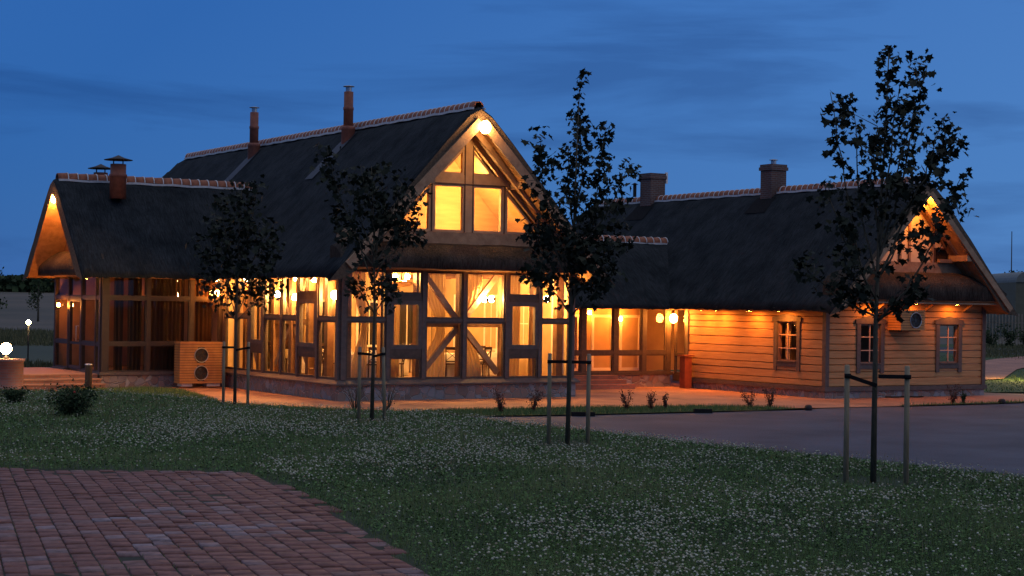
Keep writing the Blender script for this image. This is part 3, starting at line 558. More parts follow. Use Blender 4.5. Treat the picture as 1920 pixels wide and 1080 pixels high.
# chimneys of the hall
def flue(parent, c, zb, zt, r, base=True, cap='can'):
    b = MB(); b.lathe((c[0], c[1], zb), [(r*.98, 0), (r, .0), (r, (zt-zb)*.62), (r*1.09, (zt-zb)*.62+.02), (r*1.09, (zt-zb)*.62+.10), (r*.96, (zt-zb)*.62+.12), (r*.96, zt-zb), (r*.7, zt-zb), (.01, zt-zb)], 20)
    if base: b.lathe((c[0], c[1], zb-.6), [(r*1.42, 0), (r*1.38, .95), (r*1.46, .97), (r*1.46, 1.06), (r, 1.10)], 20)
    ch = b.build('chimney', terra, parent)
    k_ = MB()
    if cap == 'can': k_.lathe((c[0], c[1], zt), [(r*.62, -.02), (r*.62, .17)], 14); k_.lathe((c[0], c[1], zt+.17), [(.01, .05), (r*1.15, .02), (r*1.15, 0), (.01, 0)], 16)
    else:
        for q_ in range(4): t_ = q_*math.pi/2+.4; k_.tube([(c[0]+r*.8*math.cos(t_), c[1]+r*.8*math.sin(t_), zt-.02), (c[0]+r*.8*math.cos(t_), c[1]+r*.8*math.sin(t_), zt+.14)], .012, 5)
        k_.lathe((c[0], c[1], zt+.13), [(.01, .17), (r*.8, .08), (r*1.75, .015), (r*1.75, 0), (.01, 0)], 20)
    k_.build('chimney_cap', metal_m if cap == 'can' else darkmetal, ch); return ch
for v_, u_ in ((6.85, 3.5), (14.9, 3.5)):
    ch = flue(hall, (u_, v_), 8.3, 9.95, .165)
    b = MB(); zz = lambda u: slope_z(u)+.035
    b.add([(u_-.28, v_-.35, zz(u_-.28)), (u_-.28, v_+.35, zz(u_-.28)), (u_-1.35, v_+.5, zz(u_-1.35)), (u_-1.35, v_-.1, zz(u_-1.35))], [(0, 1, 2, 3)]); b.add([(u_-.28, v_-.35, zz(u_-.28)), (u_-.28, v_+.35, zz(u_-.28)), (u_+.2, v_+.3, zz(u_+.2)), (u_+.2, v_-.3, zz(u_+.2))], [(0, 1, 2, 3)])
    b.build('flashing', lead_m, ch)
# ================================================================== the wing
wing = thing('glazed_wing', (-2, 11.4, 0), 'low thatched wing at the left with dim brown-curtained glass walls and a tiled ridge', 'building')
cutm = lambda z: (4.1-4.97*((8.80-min(z, 8.7))/(8.8-3.58)))+.35
wr, kw = roof('roof', wing, 'x', 11.4, 3.42, 6.85, 3.55, -5.15, 2., cut1=cutm, e1=False, na=24)
ridge(wr, 'x', 11.4, 6.88, -5.0, 2.0, r=.19, step=.33)
for (y0, y1) in ((8.05, 11.3), (14.75, 11.5)):
    b = MB(); sgn = 1 if y0 < y1 else -1; b.beam((-4.30, y0+sgn*.6, 3.75), (-4.30, y1, 6.35), .10, .16, side=(1, 0, 0)); b.build('barge_rafter', beam_m, wing)
skirt(wing, WL, 8.4, 14.4, 4.42, 4.0, 3.58, .62, .5)
b = MB(); b.add([(-4.18, 8.9, 3.6), (-4.18, 13.95, 3.6), (-4.18, 11.42, 6.4)], [(0, 1, 2)]); b.add([(-4.2, 8.9, 3.6), (-4.2, 13.95, 3.6), (-4.2, 11.42, 6.4)], [(2, 1, 0)]); b.build('gable_wall', darkwood, wing)
WZ0, WZ1 = .50, 3.62
b = MB(); b.box((-4.22, 8.85, -.3), (-.02, 9.1, .42)); b.box((-4.22, 9.1, -.3), (-4.0, 14, .42)); b.build('plinth', stone, wing)
b = MB(); b.box((-4.3, 8.78, .40), (-.08, 9.05, .50)); b.box((-4.3, 9.05, .403), (-4.05, 10.8, .497)); b.box((-4.3, 12.6, .403), (-4.05, 14, .497)); b.build('sill_board', grey, wing)
b = MB(); b.box((-4.1, 9.0, .38), (-.1, 13.9, .48)); b.build('floor', floor_m, wing)
b = MB(); b.box((-4.1, 8.98, 3.63), (-.1, 13.9, 3.7)); b.build('ceiling', pine, wing)
b = MB(); b.box((-4.1, 13.85, .4), (-.1, 14.0, 3.63)); b.build('back_wall', mat('brown_plaster', (.30, .17, .09), (.24, .13, .07), 3, .8), wing)
wx = [(-4.22, -4.02), (-2.72, -2.62), (-1.22, -1.12), (-.16, -.08)]
for a, c_ in wx: b = MB(); fbox(b, WF, a, c_, WZ0, WZ1, -.1, .05); b.build('wall_post', wframe, wing)
for i in range(3):
    a0, a1 = wx[i][1], wx[i+1][0]
    window(wing, WF, a0, a1, WZ0, 1.38, fw=.05, m=wframe); window(wing, WF, a0, a1, 1.45, 2.87, fw=.05, m=wframe); window(wing, WF, a0, a1, 2.94, WZ1, fw=.05, m=wframe)
    b = MB(); fbox(b, WF, a0, a1, 1.38, 1.45, -.06, .045); fbox(b, WF, a0, a1, 2.87, 2.94, -.06, .045); b.build('rail', wframe, wing)
wy = [(8.95, 9.12), (9.42, 9.5), (10.93, 11.03), (12.35, 12.45), (13.85, 13.99)]
for a, c_ in wy: b = MB(); fbox(b, WL, a, c_, WZ0, WZ1, -.1, .05); b.build('wall_post', wframe, wing)
for i in range(4):
    a0, a1 = wy[i][1], wy[i+1][0]
    if i == 2:
        d = window(wing, WL, a0, a1, WZ0, 2.87, fw=.11, m=wframe, name='door'); h_ = MB()
        h_.tube([WL(a0+.16, 1.45, .04), WL(a0+.16, 1.45, .13), WL(a0+.16, 1.95, .13), WL(a0+.16, 1.95, .04)], .02, 6); h_.build('handle', metal_m, d)
        h_ = MB(); fbox(h_, WL, a0+.11, a1-.11, 1.33, 1.41, -.04, .015); h_.build('door_rail', wframe, d)
    else: window(wing, WL, a0, a1, WZ0, 1.36, fw=.045, m=wframe); window(wing, WL, a0, a1, 1.43, 2.87, fw=.045, m=wframe)
    window(wing, WL, a0, a1, 2.94, WZ1, fw=.045, m=wframe)
    b = MB(); fbox(b, WL, a0, a1, 2.87, 2.94, -.06, .044)
    if i != 2: fbox(b, WL, a0, a1, 1.36, 1.43, -.06, .044)
    b.build('rail', wframe, wing)
flue(wing, (-3.26, 10.35), 6.2, 7.36, .27, base=False, cap='hat'); flue(wing, (-3.17, 12.45), 6.0, 7.2, .25, base=False, cap='hat')
b = MB(); zwi = lambda v: 6.85-abs(v-11.4)*kw+kw*.28-.08
b.add([(-3.85, 9.35, zwi(9.35)+.0), (-2.5, 9.35, zwi(9.35)), (-2.45, 10.75, zwi(10.75)), (-3.85, 10.75, zwi(10.75))], [(0, 1, 2, 3)]); b.build('flashing', rubber, wing)
# entrance steps
st = thing('entrance_steps', (-5.6, 10, 0), 'brick entrance steps lit orange in front of the glass door', 'steps')
def steps_side(i): return (-4.2-(2.55+.0*i), 8.1-.34*i)
for i, (ztop, y0, x0) in enumerate(((.44, 9.0, -8.4), (.30, 8.62, -8.8), (.16, 8.24, -9.2))):
    b = MB(); b.box((x0, y0, -.1), (-4.28-.003*i, 14.4 if i == 0 else y0+.5, ztop-.045)); b.build('step', brickmat('step_brick%d' % i, (.36, .15, .09), (.28, .11, .07), (.2, .15, .12), .2, .08, .01, 0, True) if i == 0 else MATS['step_brick0'], st)
    b = MB(); b.box((x0-.02, y0-.03, ztop-.044), (-4.26-.003*i, 14.4 if i == 0 else y0+.5, ztop)); b.build('tread', mat('worn_step_tread', (.42, .22, .14), (.34, .17, .1), 8, .7), st)
# pedestal with lamp
pd = thing('lamp_pedestal', (-7.9, 6.6, 0), 'round brick pedestal carrying a glaring lamp at the left edge', 'lamp')
b = MB(); b.lathe((-7.9, 6.6, 0), [(.52, -.1), (.52, .94), (.56, .95), (.56, 1.02), (.01, 1.02)], 28); b.build('pillar', brickmat('pedestal_brick', (.42, .22, .16), (.34, .17, .12), (.3, .24, .2), .24, .08, .01, 0, True), pd)
b = MB(); b.lathe((-7.9, 6.6, 1.02), [(.09, 0), (.09, .05), (.03, .07), (.03, .14)], 14); b.build('lamp_base', darkmetal, pd)
b = MB(); b.ball((-7.9, 6.6, 1.33), .17, 12); b.build('globe', emit('pedestal_glow', (1, .62, .26), 120.), pd)
# ================================================================== the log house
house = thing('log_house', (19.35, 5, 0), 'thatched house at the right clad in honey-coloured boards with two brick chimneys', 'building')
hr2, k2 = roof('roof', house, 'y', 19.37, 4.27, 7.16, 2.80, -4.2, 15.5, t=.34, na=50)
ridge(hr2, 'y', 19.37, 7.19, -4.05, 15.4)
def slope2(u): return 7.16+k2*.28-k2*math.sqrt((u-19.37)**2+.28**2)
for sg in (-1, 1):
    for vv, w, h_ in ((-4.22, .09, .2), (-3.72, .12, .18)):
        b = MB(); x1 = 19.37+sg*3.85; b.beam((19.37+sg*.04, vv, 6.74 if vv < -4 else 6.6), (x1, vv, slope2(x1)-(.32 if vv < -4 else .42)), w, h_, side=(0, 1, 0)); b.build('barge_rafter', beam_m, house)
b = MB(); b.box((21.15, -4.2, 4.55), (21.35, -3.2, 4.75)); b.box((20.6, -3.5, 4.5), (21.5, -3.36, 4.62)); b.build('purlin_end', beam_m, house)
b = MB(); b.box((15.70, -3.36, -.3), (22.9, -3.1, .22)); b.box((15.70, -3.1, -.3), (15.95, 4.3, .22)); b.build('plinth', stone, house)
b = MB(); b.box((15.64, -3.43, .22), (22.96, -3.1, .36)); b.box((15.64, -3.1, .223), (15.9, 4.3, .357)); b.build('sill_board', grey, house)
def logs(Fn, a0, a1, z0, z1, holes, name='wall'):
    mb = MB(); z = z0; i = 0; r = random.Random(int(a0*10))
    while z < z1-.02:
        h_ = r.uniform(.20, .30); zt_ = min(z+h_, z1); segs = [(a0, a1)]
        for (h0, h1, q0, q1) in holes:
            if q0 < zt_-.01 and q1 > z+.01:
                segs = [s_ for (s0, s1) in segs for s_ in ((s0, min(s1, h0)), (max(s0, h1), s1)) if s_[1]-s_[0] > .01]
        o = r.uniform(0, .012)
        for (s0, s1) in segs:
            cuts = [s0]+([r.uniform(s0+1, s1-1)] if s1-s0 > 3.2 else [])+[s1]
            for q_ in range(len(cuts)-1):
                c0, c1 = cuts[q_]+.002, cuts[q_+1]-.002; e = .014
                pr = [(z+.006, o-.02), (z+.022, o+e), (zt_-.016, o+e), (zt_-.004, o-.02), (zt_-.004, -.08), (z+.006, -.08)]
                mb.add([Fn(c0, zz, d) for zz, d in pr]+[Fn(c1, zz, d) for zz, d in pr], [(0, 1, 2, 3, 4, 5), (6, 7, 8, 9, 10, 11)]+[(k, (k+1) % 6, 6+(k+1) % 6, 6+k) for k in range(6)])
        z = zt_; i += 1
    return mb.build(name, log_m, house)
wins = [(GB, 17.22, 18.10, 1.10, 2.42), (GB, 20.78, 21.66, 1.10, 2.42)]
logs(GB, 15.86, 22.78, .36, 3.3, [(a0, a1, z0, z1) for _, a0, a1, z0, z1 in wins])
logs(AL, -3.18, 3.95, .36, 2.95, [(-1.95, -.95, 1.12, 2.45)])
b = MB(); b.box((15.94, -3.18, .3), (15.86, 4.0, 1.1)); b.box((15.9, -3.16, 2.5), (15.95, 4.0, 3.0)); b.build('backing', darkwood, house)
for pl in ((15.70, -3.37, 15.86, -3.2), (22.78, -3.37, 22.94, -3.2), (15.69, 3.95, 15.9, 4.1)):
    b = MB(); b.box((pl[0], pl[1], .36), (pl[2], pl[3], 3.25 if pl[1] < 0 else 2.95)); b.build('corner_board', grey, house)
def casing(Fn, a0, a1, z0, z1, lab=None):
    w = window(house, Fn, a0, a1, z0, z1, fw=.06, d0=-.12, d1=-.02, m=mat('tan_sash', (.30, .17, .10), (.24, .13, .08), 6, .6), grid=(2, 3), gm=MATS.get('tan_bars') or mat('tan_bars', (.55, .36, .24), (.45, .3, .2), 6, .6))
    b = MB(); fbox(b, Fn, a0-.16, a0, z0-.30, z1, -.02, .06); fbox(b, Fn, a1, a1+.16, z0-.30, z1, -.02, .06); fbox(b, Fn, a0, a1, z0-.17, z0, -.02, .055); fbox(b, Fn, a0, a1, z0-.01, z0+.02, -.1, .09)
    mid = (a0+a1)/2; off = Vector(Fn(0, 0, .07))-Vector(Fn(0, 0, 0)); zt_ = z1
    b.prism([Fn(a, z, -.0) for a, z in ((a0-.22, zt_), (a1+.22, zt_), (a1+.22, zt_+.14), (mid, zt_+.27), (a0-.22, zt_+.14))], off); b.build('casing', grey, w)
    return w
for wdef in wins: casing(*wdef)
casing(AL, -1.95, -.95, 1.12, 2.45)
# rooms behind the windows: dim
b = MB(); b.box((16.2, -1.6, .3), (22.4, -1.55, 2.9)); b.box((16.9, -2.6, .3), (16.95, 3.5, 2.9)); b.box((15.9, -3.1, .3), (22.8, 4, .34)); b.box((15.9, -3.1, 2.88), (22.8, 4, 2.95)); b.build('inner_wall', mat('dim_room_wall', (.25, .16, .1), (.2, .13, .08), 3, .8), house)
# upper gable of the house
b = MB(); prof = [(16.3, 3.5), (22.45, 3.5), (22.45, 3.7), (19.37, 6.85), (16.3, 3.7)]; b.prism([(x, -3.28, z) for x, z in prof], (0, .1, 0)); b.build('gable_wall', mat('pale_gable_board', (.66, .52, .34), (.56, .43, .27), 3, .7, .2), house)
b = MB()
for x, z1 in ((18.95, 6.35), (19.37, 6.7), (20.42, 5.8), (18.0, 5.3)): b.box((x-.045, -3.345, 4.5), (x+.045, -3.27, z1))
b.box((17.0, -3.34, 4.36), (21.8, -3.27, 4.50)); b.build('gable_battens', beam_m, house)
b = MB(); b.box((16.6, -3.36, 4.12), (22.1, -3.27, 4.36)); b.build('band_board', beam_m, house)
window(house, lambda a, z, d: (a, -3.31-d, z), 20.5, 21.2, 4.5, 5.0, fw=.05, m=darkwood, name='gable_window', pm_=nightpane)
skirt(house, lambda a, z, d: (a, -3.3-d, z), 15.6, 23.1, 4.12, 3.72, 3.16, .80, .35)
b = MB(); b.box((15.75, -4.05, 3.10), (22.98, -3.28, 3.155)); 
for x in (16.2, 17.9, 18.9, 20.1, 21.9): b.beam((x, -3.3, 2.86), (x, -3.75, 3.1), .07, .08, side=(1, 0, 0))
b.build('soffit_board', beam_m, house)
b = MB(); b.box((15.2, -3.35, 2.86), (15.72, 4.0, 2.9)); b.build('soffit_board', beam_m, house)
def brickchim(c, zb, zt, w, d):
    b = MB(); b.box((c[0]-w/2, c[1]-d/2, zb), (c[0]+w/2, c[1]+d/2, zt-.22)); b.box((c[0]-w/2-.05, c[1]-d/2-.05, zt-.22), (c[0]+w/2+.05, c[1]+d/2+.05, zt-.10)); b.box((c[0]-w/2-.02, c[1]-d/2-.02, zt-.10), (c[0]+w/2+.02, c[1]+d/2+.02, zt))
    M = MATS['chimney_brick']; return b.build('chimney', M, house)
ch1 = brickchim((19.3, 11.2), 6.2, 8.25, .72, .72); ch2 = brickchim((19.25, 3.6), 6.2, 8.15, .70, .62)
b = MB(); b.lathe((19.25, 3.6, 8.15), [(.10, 0), (.10, .17)], 12); b.lathe((19.25, 3.6, 8.32), [(.01, .04), (.17, .01), (.17, 0), (.01, 0)], 14); b.build('flue_cap', metal_m, ch2)
b = MB(); b.box((19.68, 10.8, 7.85), (19.76, 10.9, 8.3)); b.build('antenna_panel', white_m, ch1)
b = MB(); b.lathe((18.7, 11.6, 7.3), [(.07, 0), (.07, .5)], 10); b.lathe((18.7, 11.6, 7.8), [(.01, .08), (.15, 0), (.01, -.01)], 12); b.build('vent_pipe', darkmetal, house)
for c_, w in (((19.3, 11.2), .95), ((19.25, 3.6), .9)):
    b = MB(); x0, x1 = c_[0]-w, c_[0]-.3; b.add([(x0, c_[1]-w*.65, slope2(x0)+.03), (x0, c_[1]+w*.65, slope2(x0)+.03), (x1, c_[1]+w*.6, slope2(x1)+.03), (x1, c_[1]-w*.6, slope2(x1)+.03)], [(0, 1, 2, 3)]); b.build('flashing', rubber, house)
# ================================================================== the corridor
cor = thing('glass_corridor', (12, 7, 0), 'low glazed corridor with thatched roof joining the hall to the log house', 'building')
c0 = lambda z: 8.3 if z < 3.55 else (4.1+4.97*((8.80-z)/(8.8-3.58)))-.35
c1 = lambda z: 19.37-4.27*((7.16-max(z, 2.82))/(7.16-2.80))+.35
lr, kl = roof('roof', cor, 'x', 7.8, 3.55, 5.32, 2.79, 8.3, 17.5, t=.30, cut0=c0, cut1=c1, e0=False, e1=False, na=24)
ridge(lr, 'x', 7.8, 5.34, 8.2, 17.5, r=.19, step=.33)
b = MB(); b.box((8.2, 4.85, -.3), (15.6, 5.05, .42)); b.build('plinth', stone, cor)
b = MB(); b.box((8.2, 4.80, .42), (15.7, 5.0, .52)); b.box((15.66, 3.98, .2), (15.9, 4.8, .45)); b.build('sill_board', frame_m, cor)
b = MB(); b.box((8.2, 5.0, .4), (16.2, 9, .5)); b.build('floor', floor_m, cor)
b = MB(); b.box((8.2, 4.95, 2.84), (16.2, 8, 2.9)); b.build('ceiling', pine, cor)
b = MB(); b.box((8.2, 6.9, .5), (19.5, 7.0, 2.95)); b.build('back_wall', creamwall, cor)
lx = [(8.22, 8.34), (10.1, 10.22), (11.72, 11.9), (13.10, 13.28), (14.34, 14.50), (15.42, 15.62)]
for a, c_ in lx: b = MB(); fbox(b, LK, a, c_, .52, 2.84, -.1, .05); b.build('wall_post', frame_m, cor)
for i in range(5):
    a0, a1 = lx[i][1], lx[i+1][0]; window(cor, LK, a0, a1, .52, 1.16, fw=.05); window(cor, LK, a0, a1, 1.26, 2.84, fw=.05); b = MB(); fbox(b, LK, a0, a1, 1.16, 1.26, -.07, .045); b.build('rail', frame_m, cor)
window(cor, AL, 4.12, 4.78, .45, 1.16, fw=.06); window(cor, AL, 4.12, 4.78, 1.16, 2.84, fw=.06)
BK = lambda a, z, d: (a, 6.9-d, z)
doorw = mat('brown_door_panel', (.25, .13, .06), (.2, .1, .05), 5, .5)
for a in (13.5, 14.75, 12.0): 
    d = window(cor, BK, a, a+.95, .5, 2.55, fw=.10, d0=0, d1=.05, m=white_m, name='door', pm_=doorw)
st2 = thing('corridor_steps', (12.3, 4.2, 0), 'dark low brick steps below the glass corridor', 'steps')
for i in range(3): b = MB(); b.box((10.6-.3*i, 4.75-.32*(i+1), -.05), (13.0+.15*i, 4.78-.004*i, .43-.14*i)); b.build('step', MATS['step_brick0'], st2)
# ------------------------------------------------------------------ lamps
def wall_lamp(c, out, label, r=.07, arm=.14, m=None):
    r *= 1.3
    o = thing('wall_lamp', (c[0], c[1], c[2]-.15), label, 'wall lamp', 'warm glass globe wall lamps'); ov = Vector(out)
    b = MB(); b.ball(c, r, 10, 1.15); b.build('globe', m or BULB, o)
    b = MB(); w = Vector(c)-ov*arm; b.tube([w+Vector((0, 0, -.03)), w+ov*arm*.5+Vector((0, 0, -.12)), Vector(c)+Vector((0, 0, -r-.01))], .012, 6); b.lathe((c[0], c[1], c[2]-r*1.15), [(.03, -.02), (.035, .03)], 8); b.disc(w, .05, ov); b.build('bracket', darkmetal, o)
    return o
wall_lamp((5.04, .24, 3.01), (0, 1, 0), 'paired globe lamp behind the crossed braces of the hall front, left of two', r=.055)
wall_lamp((5.29, .24, 3.04), (0, 1, 0), 'paired globe lamp behind the crossed braces of the hall front, right of two')
wall_lamp((7.29, .24, 3.07), (0, 1, 0), 'globe lamp in the rightmost front bay of the hall')
wall_lamp((.24, .91, 3.08), (1, 0, 0), 'brightest globe lamp just inside the near glass corner of the hall', r=.09)
wall_lamp((.24, 2.33, 3.57), (1, 0, 0), 'high globe lamp under the eave inside the long glass side, nearest the corner', r=.07)
wall_lamp((.24, 3.73, 3.57), (1, 0, 0), 'small high globe lamp under the eave midway along the long glass side', r=.04)
wall_lamp((.24, 3.74, 3.01), (1, 0, 0), 'low globe lamp of the long glass side, right of the middle pair')
wall_lamp((.24, 5.05, 3.09), (1, 0, 0), 'low globe lamp of the long glass side, left of the middle pair')
wall_lamp((.24, 7.62, 3.57), (1, 0, 0), 'high globe lamp farthest along the long glass side of the hall', r=.06)
wall_lamp((-.35, 8.70, 3.10), (0, -1, 0), 'small outdoor lamp on the wing front above the slatted cabinet', r=.07, m=BULBX)
wall_lamp((15.45, 4.50, 2.46), (-1, 0, 0), 'outdoor globe lamp where the corridor meets the log house', r=.11, m=GLOWC)
wall_lamp((13.22, 6.6, 2.62), (0, -1, 0), 'small sconce inside the corridor left of the doors', r=.055, m=GLOWC)
wall_lamp((14.6, 6.6, 2.40), (0, -1, 0), 'small sconce inside the corridor between the two doors', r=.055, m=GLOWC)
wall_lamp((-4.42, 12.9, 2.63), (-1, 0, 0), 'small globe lamp by the glass entrance door of the wing', r=.045, m=GLOWC)
# chandelier behind the second bay
chd = thing('chandelier', (2.55, .95, 3.3), 'ceiling lamp with glowing pleated bowl behind the second front bay', 'ceiling lamp')
b = MB(); b.tube([(2.55, .95, 3.9), (2.55, .95, 3.42)], .012, 6); b.build('stem', darkmetal, chd)
b = MB(); b.lathe((2.55, .95, 3.38), [(.10, -.02), (.26, .02), (.36, .12), (.36, .15), (.25, .05), (.08, .01)], 20); b.build('bowl', drapemat('pleated_shade', (.8, .62, .35), .6), chd)
for dx in (-.28, .13): b = MB(); b.ball((2.55+dx, .95-.05, 3.68), .075, 10); b.build('globe', BULB, chd)
# general room light bulbs deeper inside the hall
def pend(c, label, r=.10):
    o = thing('pendant_lamp', (c[0], c[1], c[2]), label, 'pendant lamp', 'pendant lamps in the hall'); b = MB(); b.ball(c, r, 10); b.build('globe', BULB, o); b = MB(); b.tube([(c[0], c[1], 3.74), (c[0], c[1], c[2]+r)], .01, 5); b.build('cord', darkmetal, o)
pend((4.0, 3.6, 3.5), 'round pendant lamp in the middle of the hall behind the braces')
pend((2.2, 6.4, 3.5), 'round pendant lamp deep in the hall towards the long glass side')
pend((6.4, 6.2, 3.5), 'round pendant lamp deep in the hall towards the far wall')
pend((6.6, 2.4, 3.6), 'round pendant lamp behind the two right front bays', .08)
# attic lamps
agl = emit('attic_glow', (1, .54, .16), 900.)
for c_, lb in (((4.50, .45, 6.66), 'bare lamp hidden behind the cross of the gable window frame'), ((4.50, .45, 5.5), 'second bare lamp low behind the middle post of the gable window')):
    o = thing('attic_lamp', c_, lb, 'lamp'); b = MB(); b.ball(c_, .07, 8); b.build('globe', agl, o); b = MB()
    if c_[2] > 5: b.tube([(c_[0], c_[1], 8.0), (c_[0], c_[1], c_[2]+.07)], .01, 5)
    else: b.tube([(c_[0], c_[1], 4.98), (c_[0], c_[1], c_[2]-.07)], .02, 6)
    b.build('stand', darkmetal, o)
# gable apex lamps and eave downlights
def spotl(c, label, r=.09, m=BULBX, d=(0, 0, -1), group='recessed eave lamps'):
    o = thing('eave_lamp', c, label, 'eave lamp', group); dv = Vector(d); b = MB(); b.disc(Vector(c)+dv*.012, r, d); b.build('lens', m, o)
    b = MB(); b.tube([Vector(c)-dv*.06, Vector(c)+dv*.01], r*1.2, 14); b.build('housing', darkmetal, o)
o = wall_lamp((4.1, -1.24, 8.16), (0, -1, 0), 'very bright lamp hanging under the peak of the hall gable', r=.13, arm=.1, m=emit('peak_glow', (1, .50, .16), 120.))
o = wall_lamp((19.3, -4.02, 6.50), (0, -1, 0), 'orange lamp under the peak of the log house gable, half hidden by leaves', r=.085, arm=.1, m=GLOWC)
for v_, nm in ((2.72, 'nearest the corridor'), (1.81, 'second from the corridor'), (.07, 'left of the side window'), (-1.53, 'above the side window')): spotl((15.30, v_, 2.78), 'orange eave lamp on the long side of the log house, '+nm)
for u_, nm in ((17.58, 'above its left window'), (19.36, 'above the wall fan unit'), (21.21, 'above its right window')): spotl((u_, -3.70, 3.09), 'orange eave lamp on the gable side of the log house, '+nm, .065)
spotl((-4.55, 9.5, 3.52), 'small eave lamp at the near corner of the wing', .035, m=BULBX); wall_lamp((-5.08, 11.42, 6.14), (-1, 0, 0), 'orange lamp inside the peak of the wing gable', r=.07, m=emit('wing_gable_glow', (1, .33, .06), 2200.))
for (v_, z_, nm) in ((1.3, 3.53, 'near the glass corner'), (3.6, 3.53, 'midway'), (6.0, 3.53, 'far along')): spotl((-.33, v_, z_), 'orange eave lamp above the long glass side of the hall, '+nm, .05)
# wing interior: dim lamp
o = wall_lamp((-1.2, 13.6, 2.9), (0, -1, 0), 'dim sconce on the back wall of the wing', r=.011, m=BULBX)
o = wall_lamp((16.75, -.6, 2.3), (-1, 0, 0), 'dim sconce behind the side window of the log house', r=.010)
# ------------------------------------------------------------------ curtains
def curtain(Fn, a, w, label, d=-.78, z0=.58, z1=3.88, tie=None, m=drape_m, gw=.5):
    mb = MB(); n = 34; K = 16; vs = []; r = random.Random(int(a*100)); ph = r.uniform(0, 6)
    for j in range(K+1):
        t = j/K; z = z1+(z0-z1)*t
        ww = w*(1-.0*t); sh = 0
        if tie: q_ = math.exp(-((t-.52)/.22)**2); ww = w*(1-.62*q_); sh = tie*w*.32*q_
        for i in range(n+1):
            x = (i/n-.5); vs.append(Fn(a+sh+x*ww, z, d+.045*math.sin(x*w*44+ph)+.012*math.sin(x*90+t*3)))
    mb.add(vs, [(j*(n+1)+i, j*(n+1)+i+1, (j+1)*(n+1)+i+1, (j+1)*(n+1)+i) for j in range(K) for i in range(n)], True)
    return mb.build('curtain', m, label=label, cat='curtain', group='tall curtains inside the glass walls')
curtain(FR, 1.0, .55, 'cream curtain gathered in the leftmost front bay of the hall', tie=1)
curtain(FR, 3.55, .8, 'cream curtain swept aside behind the left crossed brace', tie=1)
curtain(FR, 4.85, .85, 'cream curtain swept aside behind the right crossed brace', tie=-1)
curtain(FR, 6.3, .65, 'cream curtain tied back in the fifth front bay', tie=1)
curtain(FR, 7.15, .4, 'narrow cream curtain hanging straight in the rightmost front bay')
curtain(FR, 2.45, .4, 'narrow cream curtain beside the tall sash of the second front bay', d=-1.3)
for a, w, t_, lb in ((1.1, .55, 0, 'straight cream curtain of the long glass side nearest the corner'), (2.2, .8, 0, 'cream curtain filling the sash bay nearest the corner on the long side'), (3.6, .7, 1, 'cream curtain right of the crossed braces on the long side'), (4.9, .8, -1, 'cream curtain left of the crossed braces on the long side'), (6.1, .8, 0, 'cream curtain in the farther sash bay of the long side'), (7.4, .6, 0, 'cream curtain near the far end of the long side')):
    curtain(SD, a, w, lb, tie=t_)
for a, w, lb in ((-3.55, .30, 'brown curtain strip at the left of the wing front'), (-3.0, .45, 'brown curtain in the first wing bay'), (-1.9, 1.2, 'wide brown curtain in the middle wing bay'), (-.7, .8, 'brown curtain in the bay beside the hall')):
    curtain(WF, a, w, lb, d=-.35, z0=.5, z1=3.6, m=brown_drape)
curtain(AL, -1.15, .25, 'thin curtain behind the side window of the log house', d=-.3, z0=1.0, z1=2.6)
# ------------------------------------------------------------------ tables, chairs, tableware
ZF = .55
def tablethings(c, r, label):
    mb = MB(); n = 48; prof = [(.001, .75), (r*.98, .75), (r, .74), (r+.01, .55), (r+.03, .25), (r+.04, .02)]; vs = []
    for j, (rr, z) in enumerate(prof):
        for k in range(n): t = 2*math.pi*k/n; q_ = rr+(.035*(j-2)/3*math.sin(k*2*math.pi/6) if j > 2 else 0); vs.append((c[0]+q_*math.cos(t), c[1]+q_*math.sin(t), ZF+z))
    mb.add(vs, [(j*n+k, j*n+(k+1) % n, (j+1)*n+(k+1) % n, (j+1)*n+k) for j in range(len(prof)-1) for k in range(n)], True)
    mb.build('dining_table', cloth_m, label=label, cat='table', group='round tables under white cloths')
tabs = [((1.75, 1.95), 'round table in a white cloth nearest the glass corner'), ((4.9, 1.95), 'round table in a white cloth behind the right crossed brace'), ((3.25, 3.6), 'round table in a white cloth at the middle of the hall'), ((6.9, 3.3), 'round table in a white cloth behind the right front bays'), ((1.8, 6.1), 'round table in a white cloth beside the far part of the long glass side'), ((5.4, 6.6), 'round table in a white cloth deep in the hall')]
for c_, lb in tabs: tablethings(c_, .78, lb)
ch = thing('dining_chair', (0, 0, 0), '', 'chair', 'dark cross-back dining chairs')
b = MB(); b.box((-.21, -.21, .44), (.21, .21, .475)); b.build('seat', darkwood, ch)
for sx_, sy_ in ((-1, -1), (1, -1), (-1, 1), (1, 1)): b = MB(); b.beam((sx_*.20, sy_*.20, 0), (sx_*.185, sy_*.185, .44), .035, .035, side=(1, 0, 0)); b.build('leg', darkwood, ch)
b = MB()
for s_ in (-1, 1): b.beam((s_*.19, .20, .44), (s_*.2, .28, .98), .035, .03, side=(1, 0, 0)); b.beam((s_*.19, .215, .56), (-s_*.19, .265, .88), .03, .015, side=(1, 0, 0) if False else (0, 1, 0))
b.box((-.22, .26, .90), (.22, .29, .99)); b.box((-.2, .205, .52), (.2, .23, .56)); b.build('backrest', darkwood, ch)
spots = [(0, -100, 'glass-corner table, front side'), (0, 170, 'glass-corner table, on the long glass side'), (0, -20, 'glass-corner table, towards the braces'), (1, -120, 'braces table, front left'), (1, -60, 'braces table, front right'), (1, 175, 'braces table, left side'), (2, -110, 'middle table, front side'), (2, 180, 'middle table, left side'), (3, -130, 'right front bays table, front left'), (3, -70, 'right front bays table, front right'), (4, -90, 'long-side table, near side'), (4, 180, 'long-side table, glass side'), (5, -90, 'deepest table, near side')]
first = True
